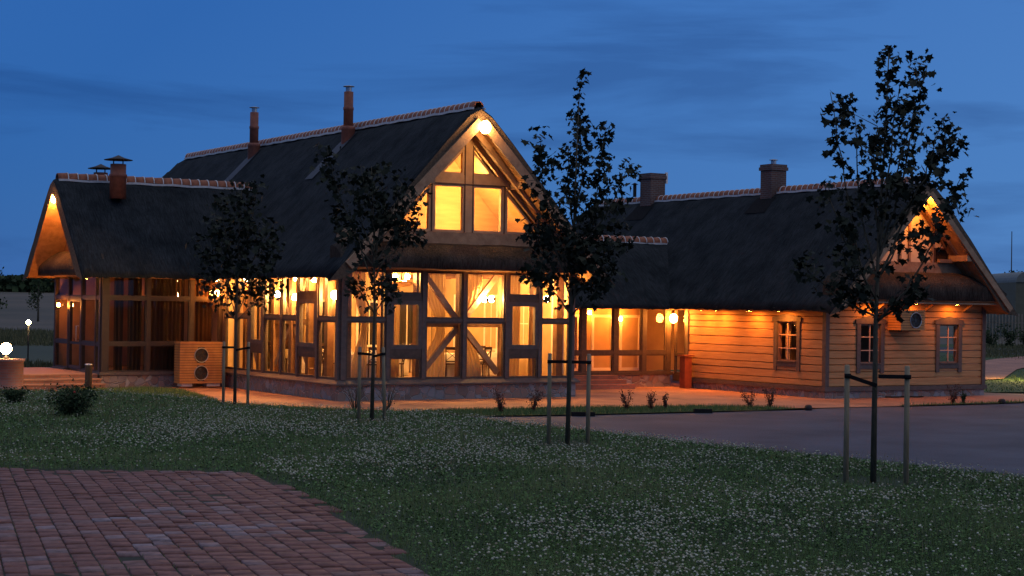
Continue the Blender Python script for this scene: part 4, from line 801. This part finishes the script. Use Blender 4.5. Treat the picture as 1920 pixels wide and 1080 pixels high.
for ti, ang, lb in spots:
    cx_, cy_ = tabs[ti][0]; a = R(ang); x, y = cx_+1.02*math.cos(a), cy_+1.02*math.sin(a); lab = 'dark cross-back chair at the '+lb
    if first: ch.location = (x, y, ZF); ch.rotation_euler = (0, 0, a-math.pi/2); ch['label'] = lab; first = False
    else: dup(ch, (x, y, ZF), a-math.pi/2, lab)
nap_m = mat('white_napkin', (.8, .78, .72), (.74, .7, .64), 5, .8); wine = glassmat('wine_glass', (.97, .96, .92), 1.)
names = ['glass-corner table', 'braces table', 'middle table', 'right front bays table', 'long-side table', 'deepest table']
sides = ['front', 'right', 'back', 'left']
for ti, (c_, _) in enumerate(tabs):
    for k in range(4):
        a = k*math.pi/2-math.pi/2+.3; x, y = c_[0]+.55*math.cos(a), c_[1]+.55*math.sin(a)
        b = MB(); b.lathe((x, y, ZF+.75), [(.055, 0), (.045, .05), (.004, .17)], 8); b.build('folded_napkin', nap_m, label='white napkin folded to a cone on the %s of the %s' % (sides[k], names[ti]), cat='napkin', group='cone napkins')
        x, y = c_[0]+.42*math.cos(a+.4), c_[1]+.42*math.sin(a+.4)
        b = MB(); b.lathe((x, y, ZF+.75), [(.035, .002), (.006, .01), (.006, .09), (.03, .12), (.036, .16), (.03, .20)], 10); b.build('wine_glass', wine, label='stemmed glass on the %s of the %s' % (sides[k], names[ti]), cat='glass', group='wine glasses')
# ------------------------------------------------------------------ fan units, bin, bollard, spotlights
def fanbox(name, x0, x1, y0, y1, z0, z1, fans, label, step=.085, feet=True):
    o = thing(name, ((x0+x1)/2, (y0+y1)/2, z0-(.1 if feet else 0)), label, 'fan unit'); b = MB(); b.box((x0+.023, y0+.034, z0+.01), (x1-.023, y1-.01, z1-.01)); b.build('body', darkwood, o); b = MB(); z = z0
    while z < z1-.02:
        zt_ = min(z+step-.016, z1); b.box((x0, y0+.03, z), (x0+.022, y1, zt_)); b.box((x1-.022, y0+.03, z), (x1, y1, zt_))
        # front slats, cut round the fan openings
        segs = [(x0, x1)]
        for (fx_, fz_, fr_) in fans:
            dz_ = min(abs(z-fz_), abs(zt_-fz_)) if not (z < fz_ < zt_) else 0
            if dz_ < fr_: hw = math.sqrt(fr_**2-dz_**2); segs = [s_ for (s0, s1) in segs for s_ in ((s0, min(s1, fx_-hw)), (max(s0, fx_+hw), s1)) if s_[1]-s_[0] > .005]
        for s0, s1 in segs: b.box((s0, y0, z), (s1, y0+.028, zt_))
        z += step
    b.box((x0-.01, y0-.01, z1), (x1+.01, y1, z1+.02)); b.build('casing', mat('orange_pine_slat', (.52, .25, .085), (.40, .18, .06), 4, .6, .2), o)
    for (fx_, fz_, fr_) in fans:
        f_ = MB(); n = 24
        ringv = []
        for rr, dd in ((fr_+.015, -.012), (fr_-.02, -.012), (fr_-.02, .04)):
            ringv += [(fx_+rr*math.cos(2*math.pi*k/n), y0+dd, fz_+rr*math.sin(2*math.pi*k/n)) for k in range(n)]
        f_.add(ringv, [(q_*n+k, q_*n+(k+1) % n, (q_+1)*n+(k+1) % n, (q_+1)*n+k) for q_ in range(2) for k in range(n)], True)
        for k in range(5):
            a = 2*math.pi*k/5; f_.add([(fx_+.05*math.cos(a), y0+.02, fz_+.05*math.sin(a)), (fx_+(fr_-.04)*math.cos(a), y0+.022, fz_+(fr_-.04)*math.sin(a)), (fx_+(fr_-.04)*math.cos(a+.8), y0+.005, fz_+(fr_-.04)*math.sin(a+.8)), (fx_+.05*math.cos(a+.9), y0+.012, fz_+.05*math.sin(a+.9))], [(0, 1, 2, 3)])
        f_.disc((fx_, y0-.004, fz_), .06, (0, -1, 0)); f_.build('fan', steel_fan, o); f_ = MB(); f_.tube([(fx_+(fr_+.012)*math.cos(2*math.pi*k/n), y0-.01, fz_+(fr_+.012)*math.sin(2*math.pi*k/n)) for k in range(n+1)], .016, 6); f_.build('fan_ring', metal_m, o)
        f_ = MB()
        for rr in np.linspace(.08, fr_-.02, 5): f_.tube([(fx_+rr*math.cos(2*math.pi*k/n), y0-.014, fz_+rr*math.sin(2*math.pi*k/n)) for k in range(n+1)], .004, 4)
        f_.build('grille', steel_fan, o)
    b = MB()
    if feet: b.box((x0+.1, y0+.05, z0-.1), (x0+.45, y1-.05, z0)); b.box((x1-.55, y0+.05, z0-.1), (x1-.1, y1-.05, z0))
    else: b.box((x0+.1, y0+.1, z0-.04), (x0+.14, y1+.02, z0)); b.box((x1-.14, y0+.1, z0-.04), (x1-.1, y1+.02, z0))
    b.build('bracket' if not feet else 'footing', darkmetal if not feet else mortar_m, o)
    return o
fanbox('fan_cabinet', -1.88, -.36, 8.0, 8.5, .14, 1.47, [(-1.14, 1.06, .22), (-1.14, .48, .22)], 'slatted wooden cabinet with two round fans on the paving beside the wing')
fanbox('wall_fan_unit', 18.42, 19.5, -3.95, -3.33, 2.22, 2.86, [(19.08, 2.55, .24)], 'single-fan box in wooden slats hung on the gable wall between two windows', feet=False)
o = thing('litter_bin', (16.05, 4.3, 0), 'narrow red-brown post bin at the corner where the log house meets the corridor', 'bin')
b = MB(); b.box((15.27, 3.55, 0), (15.58, 3.85, 1.1)); b.build('body', red_m, o); b = MB(); b.box((15.22, 3.50, 1.12), (15.66, 3.9, 1.17)); b.build('lid', red_m, o)
o = thing('bollard', (-5.0, 7.7, 0), 'short dark round bollard with pale cap beside the entrance steps', 'bollard')
b = MB(); b.lathe((-5.0, 7.7, 0), [(.11, -.05), (.11, .78)], 16); b.build('post', darkmetal, o); b = MB(); b.lathe((-5.0, 7.7, .78), [(.125, 0), (.125, .03), (.01, .05)], 16); b.build('cap', metal_m, o)
for p, L_, lb in (((-.49, -7.3), .62, 'black wheel stop at the left end of the verge'), ((3.3, -7.9), .62, 'black wheel stop behind the second staked tree'), ((7.3, -7.85), .5, 'black wheel stop lying right of the middle bushes')):
    b = MB(); dx = R(-25); d = Vector((math.cos(dx), math.sin(dx), 0)); pr = [(-.09, 0), (-.07, .11), (.07, .11), (.09, 0)]; n_ = Vector((-d.y, d.x, 0)); c_ = Vector((p[0], p[1], -.03))
    b.add([c_-d*L_/2+n_*a+Vector((0, 0, z)) for a, z in pr]+[c_+d*L_/2+n_*a+Vector((0, 0, z)) for a, z in pr], [(0, 1, 2, 3), (4, 5, 6, 7), (0, 1, 5, 4), (1, 2, 6, 5), (2, 3, 7, 6)]); b.build('wheel_stop', rubber, label=lb, cat='wheel stop', group='wheel stops')
for p, lb in (((11.1, -7.85), 'small black ground spotlight on the driveway before the log house corner'), ((19.7, -7.15), 'small black ground spotlight at the far right of the verge')):
    b = MB(); b.lathe((p[0], p[1], -.03), [(.10, 0), (.12, .05), (.10, .13), (.05, .16), (.01, .16)], 14); b.build('ground_spotlight', darkmetal, label=lb, cat='ground light')
b = MB(); b.tube([(18.1, -3.6, .02), (18.5, -3.75, .02), (18.9, -3.6, .02), (19.3, -3.85, .02), (19.7, -3.7, .02)], .022, 6); b.build('hose', rubber, label='black hose lying along the foot of the log house wall', cat='hose')
# ------------------------------------------------------------------ trees
leafc = attrmat('maple_leaf', [(0, (.007, .011, .006)), (.6, (.013, .019, .009)), (1, (.026, .028, .014))], .82)
LEAF = np.array([(0, 0), (.30, .05), (.62, -.12+.2), (.48, .42), (.60, .85)]) # unused helper outline
leaf2 = np.array([(0, -.1), (.22, .05), (.55, .0), (.42, .30), (.62, .62), (.28, .60), (0, 1.0), (-.28, .60), (-.62, .62), (-.42, .30), (-.55, 0), (-.22, .05)])
def maple(base, sc, trunk, limbs, nl, label, seed, lsz=.085, spread=.16, stk=()):
    # trunk / limbs: lists of (dx, dz) metres from the base in the plane facing the lawn
    r = np.random.default_rng(seed); bw = cw(base[0], base[1], base[2])
    o = thing('maple_tree', bw, label, 'tree', 'young staked maples along the lawn'); tb = MB()
    def W_(p): return bw+right*p[0]+fwd0*p[2]+Vector((0, 0, p[1]))
    H_ = trunk[-1][1]
    T = [(p[0], p[1], 0.) for p in trunk]; tb.tube([W_(p) for p in T], [max(.036*(1-p[1]/H_*.9), .006) for p in T], 8)
    pts = []
    def dens(path, r0, r1, t0=0.):
        n_ = len(path); segs = []
        for i in range(n_-1):
            for k in range(5): t = k/5; segs.append(tuple(path[i][j]*(1-t)+path[i+1][j]*t for j in range(3)))
        segs.append(path[-1]); segs = [(a+r.normal(0, .008), b_, c_+r.normal(0, .008)) for a, b_, c_ in segs]
        tb.tube([W_(p) for p in segs], list(np.linspace(r0, r1, len(segs))), 5); return segs
    for lim in limbs:
        dy = r.uniform(-.55, .55); w = lim[-1] if isinstance(lim[-1], float) else 1.; lim = [q for q in lim if not isinstance(q, float)]
        path = [(p[0], p[1], dy*(i/(len(lim)-1))) for i, p in enumerate(lim)]; sg = dens(path, .014, .004); 
        for i, p in enumerate(sg):
            t = i/(len(sg)-1)
            if t > .28: pts.append((p, w*(.5+.8*t)))
            if t > .3 and r.uniform() < .55:      # side twigs
                q_ = (p[0]+r.normal(0, .09), p[1]+r.uniform(.0, .16), p[2]+r.normal(0, .14)); tb.tube([W_(p), W_(q_)], [.005, .0025], 4, cap=False); pts.append((q_, w)); pts.append((tuple((a+b_)/2 for a, b_ in zip(p, q_)), w*.6))
    for p in T:
        if p[1] > H_*.6: pts.append((p, 2.6 if p[1] == H_ else 1.))
    tt = [(T[i][0]*(1-k/6)+T[i+1][0]*k/6, T[i][1]*(1-k/6)+T[i+1][1]*k/6, 0.) for i in range(len(T)-1) for k in range(6)]
    for p in tt:
        if p[1] > H_*.5: pts.append((p, .8+1.2*(p[1] > H_*.8)))
    tb.build('trunk', bark_m, o)
    wt = np.array([q[1] for q in pts]); wt /= wt.sum(); ix = r.choice(len(pts), nl, p=wt); Pc = np.array([q[0] for q in pts])[ix]
    # leaves hang in small clusters
    cl = r.normal(0, spread*.55, (len(pts), 3, 3)); ci = r.integers(0, 3, nl); Pc = Pc+cl[ix, ci]+r.normal(0, spread*.42, (nl, 3)); Pc[:, 1] -= .02
    zc = np.array([W_((a, b_, c_))[:] for a, b_, c_ in Pc]); sz = lsz*r.uniform(.45, 1.35, nl)
    az = r.uniform(0, 2*np.pi, nl); dr = r.uniform(.3, 1.5, nl)      # droop
    fx_ = np.stack([np.cos(az)*np.cos(dr), np.sin(az)*np.cos(dr), -np.sin(dr)], -1); sdv = np.stack([-np.sin(az), np.cos(az), r.normal(0, .35, nl)], -1); sdv /= np.linalg.norm(sdv, axis=1)[:, None]
    up_ = np.cross(fx_, sdv); fold = .25
    V = zc[:, None, :]+(leaf2[None, :, 0, None]*sdv[:, None, :]+leaf2[None, :, 1, None]*fx_[:, None, :]+(np.abs(leaf2[None, :, 0, None])*fold)*up_[:, None, :])*sz[:, None, None]
    cen = zc[:, None, :]+.35*fx_[:, None, :]*sz[:, None, None]; V = np.concatenate([V, cen], 1); m_ = len(leaf2); tri = np.array([(k, (k+1) % m_, m_) for k in range(m_)])
    Fx = (tri[None]+(np.arange(nl)*(m_+1))[:, None, None]).reshape(-1, 3)
    rawmesh('crown', V.reshape(-1, 3), Fx, leafc, rnd=np.repeat(r.uniform(0, 1, nl), m_), parent=o)
    return o
def P2(base, sc, pts): return [((x-base[0])/sc, (base[1]-y)/sc) for x, y in pts]
B1 = (1636, 905); s1 = 178.
maple((3.83, 18.36, 1.05), s1, P2(B1, s1, [(1636, 905), (1637, 600), (1641, 420), (1650, 250), (1655, 95)]),
      [P2(B1, s1, q) for q in ([(1637, 590), (1600, 470), (1575, 330), (1548, 170)], [(1638, 520), (1610, 380), (1605, 190)], [(1640, 480), (1690, 330), (1718, 200), (1745, 108)], [(1640, 520), (1700, 380), (1750, 290), (1788, 255)], [(1638, 600), (1690, 540), (1735, 450), (1755, 390), (1775, 330)], [(1638, 560), (1570, 440), (1532, 345)], [(1638, 450), (1660, 340), (1690, 215)], [(1640, 470), (1650, 330), (1662, 160)], [(1637, 600), (1680, 570), (1712, 530)], [(1637, 570), (1600, 540), (1570, 480)], [(1639, 480), (1665, 420), (1720, 330), (1742, 240)], [(1640, 520), (1690, 450), (1740, 420)], [(1637, 585), (1610, 560), (1590, 530)], [(1640, 430), (1628, 330), (1640, 230)])]+[P2(B1, s1, [(1638, 590), (1570, 560), (1520, 520), (1492, 500)])+[.7]],
      2100, 'tallest young maple at the far right, its leafy top against the sky', 1, .072, .095)
B2 = (1063, 835); s2 = 138.5
maple((.78, 23.6, .99), s2, P2(B2, s2, [(1063, 835), (1067, 560), (1070, 380), (1076, 170)]),
      [P2(B2, s2, q) for q in ([(1068, 560), (1030, 450), (1008, 340), (1005, 262)], [(1070, 500), (1110, 380), (1125, 245)], [(1070, 480), (1130, 400), (1165, 320)], [(1068, 560), (1120, 500), (1158, 440)], [(1068, 540), (1010, 470), (985, 415)], [(1068, 590), (1020, 530), (992, 500)], [(1068, 590), (1110, 545), (1140, 500)], [(1070, 450), (1058, 340), (1058, 270)], [(1069, 430), (1085, 330), (1080, 220)], [(1069, 520), (1100, 450), (1110, 380)], [(1069, 520), (1040, 440), (1035, 390)], [(1069, 570), (1080, 480), (1075, 420)], [(1068, 560), (1090, 500), (1120, 460)], [(1068, 540), (1048, 480), (1010, 440)])],
      2200, 'dense young maple standing before the right end of the hall gable', 2, .080, .12)
B3 = (698, 788); s3 = 111.6
maple((-2.32, 29.28, .89), s3, P2(B3, s3, [(698, 788), (700, 580), (697, 450), (690, 310)]),
      [P2(B3, s3, q) for q in ([(700, 540), (660, 430), (625, 345), (612, 285)], [(700, 520), (740, 430), (772, 365)], [(700, 490), (740, 425), (788, 435)], [(700, 500), (650, 440), (625, 390)], [(699, 480), (715, 380), (703, 315)], [(700, 585), (675, 545), (655, 525)], [(700, 585), (725, 545), (722, 520)], [(699, 480), (670, 400), (655, 340)], [(699, 470), (735, 380), (745, 340)], [(699, 470), (660, 440), (640, 440)], [(699, 500), (735, 470), (765, 410)], [(699, 440), (690, 380), (675, 320)], [(700, 460), (720, 400), (730, 420)])],
      1250, 'young maple in front of the near glass corner of the hall', 3, .095, .14)
B4 = (443, 757); s4 = 94.
maple((-5.48, 34.7, .82), s4, P2(B4, s4, [(443, 757), (443, 600), (446, 450), (450, 345)]),
      [P2(B4, s4, q) for q in ([(443, 580), (410, 480), (392, 400)], [(444, 570), (480, 470), (512, 420)], [(444, 520), (420, 420), (418, 375)], [(445, 500), (470, 400), (478, 350)], [(443, 600), (405, 555), (380, 520)], [(443, 600), (485, 560), (508, 520)], [(445, 520), (455, 430), (440, 360)], [(444, 560), (400, 500), (378, 460)], [(444, 550), (500, 490), (518, 460)], [(444, 540), (450, 470), (470, 420)], [(444, 540), (430, 470), (405, 430)], [(443, 590), (465, 540), (470, 500)], [(443, 590), (425, 540), (420, 500)])],
      1400, 'leftmost young maple, dark against the wing roof', 4, .098, .17)
def stake(X, D, z, lean, hgt, tx, label, strap_dz=0.):
    b0 = cw(X, D, z-.1); top = cw(X+lean, D, z+hgt); o = thing('tree_stake', cw(X, D, z), label, 'tree stake', 'round wooden tree stakes')
    b = MB(); b.tube([b0, top, top+Vector((0, 0, .015))], [.030, .028, .02], 10); b.build('pole', stake_m, o)
    sz = hgt-.10; s0 = cw(X+lean*.92, D-.03, z+sz); s1_ = cw(tx, D+.0, z+sz+strap_dz)
    b = MB(); b.beam(s0, s1_, .012, .042, side=fwd0); b.tube([s0+Vector((0, 0, -.022)), s0+Vector((0, 0, .022))], .036, 10); b.build('strap', rubber, o)
for i, (lx_, rx_, D_, tx, z_, nm, sl) in enumerate(((3.52, 4.13, 18.25, 3.83, 1.06, 'tallest', (-.1, .0)), (.53, 1.06, 23.8, .79, .98, 'dense', (.0, .0)), (-2.54, -2.10, 29.3, -2.31, .89, 'glass-corner', (-.02, -.05)), (-5.72, -5.22, 34.75, -5.47, .81, 'leftmost', (.0, -.05)))):
    stake(lx_, D_, z_, .0, 1.24, tx, 'left wooden stake of the %s maple' % nm, sl[0]); stake(rx_, D_-.08, z_, -.04 if i in (2,) else .0, 1.24, tx, 'right wooden stake of the %s maple' % nm, sl[1])
# ------------------------------------------------------------------ bushes
def bush(name, c, w, h, n, lsz, m, label, group, seed, stems=7):
    r = np.random.default_rng(seed); o = thing(name, c, label, 'bush', group); b = MB(); pts = []
    for k in range(stems):
        a = r.uniform(0, 6.28); q_ = Vector(c)+Vector((math.cos(a)*w*.45*r.uniform(.3, 1), math.sin(a)*w*.45*r.uniform(.3, 1), h*r.uniform(.6, 1))); mid = Vector(c)*.5+q_*.5+Vector((0, 0, h*.08)); b.tube([Vector(c)-Vector((0, 0, .03)), mid, q_], [.012, .008, .004], 4)
        for t in np.linspace(.2, 1, 6): pts.append(Vector(c).lerp(q_, t))
    b.build('stems', bark_m, o); P_ = np.array([p[:] for p in pts])[r.integers(0, len(pts), n)]+r.normal(0, w*.075, (n, 3)); P_[:, 2] = np.maximum(P_[:, 2], c[2]+.01)
    d1 = r.normal(0, 1, (n, 3)); d1 /= np.linalg.norm(d1, axis=1)[:, None]; d2 = np.cross(d1, r.normal(0, 1, (n, 3))); d2 /= np.linalg.norm(d2, axis=1)[:, None]; s_ = (lsz*r.uniform(.5, 1.2, n))[:, None]
    V = np.stack([P_-d1*s_, P_-d2*s_*.5, P_+d1*s_, P_+d2*s_*.5], 1).reshape(-1, 3); rawmesh('foliage', V, np.arange(4*n).reshape(-1, 4), m, rnd=r.uniform(0, 1, n), parent=o); return o
barb = attrmat('barberry_leaf', [(0, (.05, .014, .012)), (1, (.13, .035, .025))], .85); dg = attrmat('shrub_leaf', [(0, (.015, .03, .01)), (1, (.045, .07, .022))], .85)
for c_, w, h_, lb in (((1.5, -6.7, 0), .5, .62, 'dark red barberry left of the pair before the hall plinth'), ((2.7, -6.4, 0), .6, .68, 'dark red barberry right of the pair before the hall plinth'), ((5.55, -6.7, 0), .5, .6, 'leftmost dark red barberry of the cluster before the corridor'), ((6.2, -6.9, 0), .5, .55, 'middle dark red barberry of the cluster before the corridor'), ((6.75, -6.85, 0), .22, .5, 'thin spindly barberry ending the cluster before the corridor'), ((9.7, -6.95, 0), .6, .55, 'low barberry of the pair before the log house side'), ((10.4, -7.0, 0), .5, .68, 'taller barberry of the pair before the log house side'), ((17.6, -7.1, 0), .6, .62, 'dark barberry on the verge before the log house gable'), ((18.0, -7.15, 0), .22, .42, 'small yellow-green tuft beside the gable barberry')):
    bush('barberry_bush', c_, w, h_, 420, .028, dg if 'yellow' in lb else barb, lb, 'low bushes on the verge', int(abs(c_[0])*10), 9)
for c_, lb in (((-1.9, -4.9, 0), 'bare twiggy shrub left behind the glass-corner maple'), ((-1.2, -5.4, 0), 'bare twiggy shrub right behind the glass-corner maple')): bush('twiggy_shrub', c_, .8, .85, 60, .02, barb, lb, 'twiggy shrubs by the verge', 3, 14)
p = cw(-7.3, 29.2, .9); bush('juniper_bush', p, 1.0, .48, 2600, .035, dg, 'spreading dark green bush with one red bloom on the left lawn', 'dark bushes on the lawn', 21, 16)
p = cw(-9.5, 33.5, .84); bush('juniper_bush', p, .6, .28, 900, .035, dg, 'small dark green bush at the far left of the lawn', 'dark bushes on the lawn', 22, 10)
b = MB(); q_ = cw(-7.22, 28.9, 1.33); b.ball(q_, .022, 6); b.build('red_bloom', mat('red_petal', (.5, .06, .04), (.4, .04, .03), 5, .7), label='single small red bloom on top of the spreading dark bush', cat='flower')
# ------------------------------------------------------------------ far surroundings
def glamp(p, label, h, m, r=.12):
    o = thing('garden_lamp', (p[0], p[1], 0), label, 'garden lamp', 'garden globe lamps'); b = MB(); b.tube([(p[0], p[1], -.1), (p[0], p[1], h-r)], .03, 8); b.build('post', darkmetal, o); b = MB(); b.ball((p[0], p[1], h), r, 10); b.build('globe', m, o)
gl1 = emit('far_lamp_glow', (1, .72, .28), 180.)
pf = cw(-21.6, 78, 0); glamp(pf, 'bright globe lamp on a post on the far left lawn', 1.75, gl1, .10)
pf = cw(22.1, 74.5, 0); glamp(pf, 'yellow globe lamp low over the far right lawn', 1.25, emit('lawn_lamp_glow', (1, .75, .22), 900.), .12)
b = MB(); pts = [cw(-35.0+1.6*math.cos(t), 133+7*math.sin(t), -.06) for t in np.linspace(0, 6.1, 26)]; b.add(pts, [tuple(range(26))]); b.build('far_blue_patch', mat('glossy_dark_patch', (.02, .03, .04), (.015, .02, .03), 1, .05, spec=.8), kind='structure', keep=True)  # flat glossy patch standing in for a distant bluish object, not water
fm = mat('dry_field', (.115, .09, .06), (.065, .058, .036), .035, .95, .3, detail=12)
V = []; Fq = []; nx = 40
rows = [(150, -.05), (215, .1), (330, 2.0), (480, 4.2), (900, 6)]
for d, z in rows:
    for i in range(nx+1): x = (-.62+1.24*i/nx)*(d+40); V.append(tuple(cw(x, d, z+.4*noise.noise((x*.02, d*.01, 0))-.0)))
for j in range(len(rows)-1):
    for i in range(nx): Fq.append((j*(nx+1)+i, j*(nx+1)+i+1, (j+1)*(nx+1)+i+1, (j+1)*(nx+1)+i))
rawmesh('field', V, Fq, fm, smooth=True, kind='structure')
def woods(name, n, D0, D1, h0, seed, a0=-.62, a1=.62):
    r = np.random.default_rng(seed); D = r.uniform(D0, D1, n); A = r.uniform(a0, a1, n); X = A*D; base = np.interp(D, [215, 330, 480, 900], [.1, 2., 4.2, 6])
    H = np.array([h0*(.75+.55*noise.noise((x*.03, 0, seed))+.35*noise.noise((x*.15, 1, seed))) for x in X]); z = base+H*r.uniform(0, 1, n)**.7
    P_ = towor(X, D, z); d1 = r.normal(0, 1, (n, 3)); d1 /= np.linalg.norm(d1, axis=1)[:, None]; d2 = np.cross(d1, r.normal(0, 1, (n, 3))); d2 /= np.linalg.norm(d2, axis=1)[:, None]; s_ = r.uniform(.5, 1.2, n)[:, None]
    rawmesh(name, np.stack([P_-d1*s_, P_-d2*s_, P_+d1*s_, P_+d2*s_], 1).reshape(-1, 3), np.arange(4*n).reshape(-1, 4), dg, rnd=r.uniform(0, 1, n), kind='stuff')
woods('far_woods', 60000, 470, 500, 5.5, 4)
def fartree(X, D, zb, h, w, n, label, seed, ls=.22):
    r = np.random.default_rng(seed); c_ = cw(X, D, zb); o = thing('far_tree', c_, label, 'tree', 'trees beyond the lawns'); b = MB(); b.tube([c_, c_+Vector((0, 0, h*.9))], [h*.025, h*.006], 6); pts = []
    for k in range(12):
        t = r.uniform(.25, .9); a = r.uniform(0, 6.28); q0 = c_+Vector((0, 0, h*t)); q1 = q0+Vector((math.cos(a), math.sin(a), .9))*w*.5*(1.1-t); b.tube([q0, q1], [h*.008, h*.003], 4, cap=False); pts += [q0.lerp(q1, s) for s in (.4, .7, 1)]
    b.build('trunk', bark_m, o); pts.append(c_+Vector((0, 0, h*.95))); P_ = np.array([p[:] for p in pts])[r.integers(0, len(pts), n)]+r.normal(0, w*.08, (n, 3)); d1 = r.normal(0, 1, (n, 3)); d1 /= np.linalg.norm(d1, axis=1)[:, None]; d2 = np.cross(d1, r.normal(0, 1, (n, 3))); d2 /= np.linalg.norm(d2, axis=1)[:, None]; s_ = (ls*r.uniform(.5, 1.1, n))[:, None]
    rawmesh('crown', np.stack([P_-d1*s_, P_-d2*s_*.6, P_+d1*s_, P_+d2*s_*.6], 1).reshape(-1, 3), np.arange(4*n).reshape(-1, 4), dg, rnd=r.uniform(0, 1, n), parent=o)
fartree(-35.3, 118, 0, 5.9, 2.4, 900, 'slender pale-leaved tree cut by the left edge', 31, .14)
fartree(-54.3, 200, 0, 5.2, 2.6, 700, 'shorter bushy tree on the field left of the wing', 32, .14)
fartree(64.3, 225, .8, 7.0, 4, 1500, 'dark tree rising behind the rounded storage building', 33, .3)
fartree(57.5, 215, 1.5, 6.5, 4, 900, 'dark tree half hidden by the log house thatch at the right', 34, .3)
fartree(67., 232, .8, 7.2, 4, 1500, 'dark tree at the far right edge behind the storage building', 35, .3)
r = np.random.default_rng(77); n = 70000; D = r.uniform(52, 150, n); X = np.where(r.uniform(0, 1, n) < .6, r.uniform(-.42, -.235, n), r.uniform(.27, .42, n))*D
Pq = towor(X, D, np.full(n, -.1)); k = ~((Pq[:, 0] > -13) & (Pq[:, 0] < 60.5) & (Pq[:, 1] > -41) & (Pq[:, 1] < np.where(Pq[:, 0] < 0, 15.5, 60))); Pq = Pq[k]; n = len(Pq)
blades('meadow_grass', Pq, r.uniform(.12, .45, n)*(.6+.8*np.clip(patch(Pq[:, 0], Pq[:, 1], .08, 3)+.3, 0, 1)), np.full(n, .09), attrmat('meadow_blade', [(0, (.04, .055, .02)), (1, (.15, .13, .06))], .9), seed=78)
# storage building, mast, fence on the right
sb = thing('storage_building', cw(62, 185, 0), 'pale olive storage building with rounded roof edge at the far right', 'building')
b = MB(); poly = [(52.0, 0), (52.0, 5.9)]+[(52.0+1.1*(1-math.cos(t)), 5.9+1.1*math.sin(t)) for t in np.linspace(.2, 1.57, 6)]+[(66, 7.1), (66, 0)]
b.prism([cw(x, 180, z) for x, z in poly[:2]+[(66, 5.9), (66, 0)]], fwd0*12); b.build('wall', mat('olive_sheeting', (.12, .115, .075), (.10, .095, .06), 2, .7), sb)
b = MB(); b.prism([cw(x, 179.9, z) for x, z in poly[1:-1]+[(66, 5.9)]], fwd0*12.2); b.build('roof', mat('grey_sheet_roof', (.16, .17, .15), (.12, .13, .11), 2, .6), sb)
b = MB(); c_ = cw(54.4, 190, 0); b.tube([c_, c_+Vector((0, 0, 11.6))], [.10, .05], 6); b.build('mast', darkmetal, label='thin tall mast rising behind the storage building', cat='mast')
fo = thing('picket_fence', cw(45, 150, 0), 'weathered board fence behind the right lawn', 'fence'); b = MB()
for i in range(70): x = 38+i*.28; b.box(tuple(cw(x, 150, 0)), tuple(cw(x, 150, 0)+Vector((.13, .05, 2.6+.1*random.random()))))
b.build('pickets', mat('weathered_board', (.24, .20, .15), (.18, .15, .11), 3, .9), fo); b = MB(); b.beam(cw(38, 150.15, 1.9), cw(57.6, 150.15, 1.9), .06, .12); b.beam(cw(38, 150.15, .7), cw(57.6, 150.15, .7), .06, .12); b.build('rails', MATS['weathered_board'], fo)
for i, x in enumerate((38.5, 40.3, 42, 44.2, 46)): bush('hedge_shrub', tuple(cw(x, 140+i, 0)), 1.9, 1.5+.3*(i % 2), 500, .12, dg, 'dark hedge shrub before the board fence, %s' % ('nearest the log house', 'second from the log house', 'middle of the row', 'second from the right', 'rightmost of the row')[i], 'hedge shrubs before the fence', 50+i, 8)
sheet('parking_strip', [tuple(cw(x, d))[:2] for x, d in ((30, 118), (90, 118), (90, 138), (30, 138))], -.04, mat('gravel_lot', (.05, .048, .042), (.03, .03, .027), 1, .9))
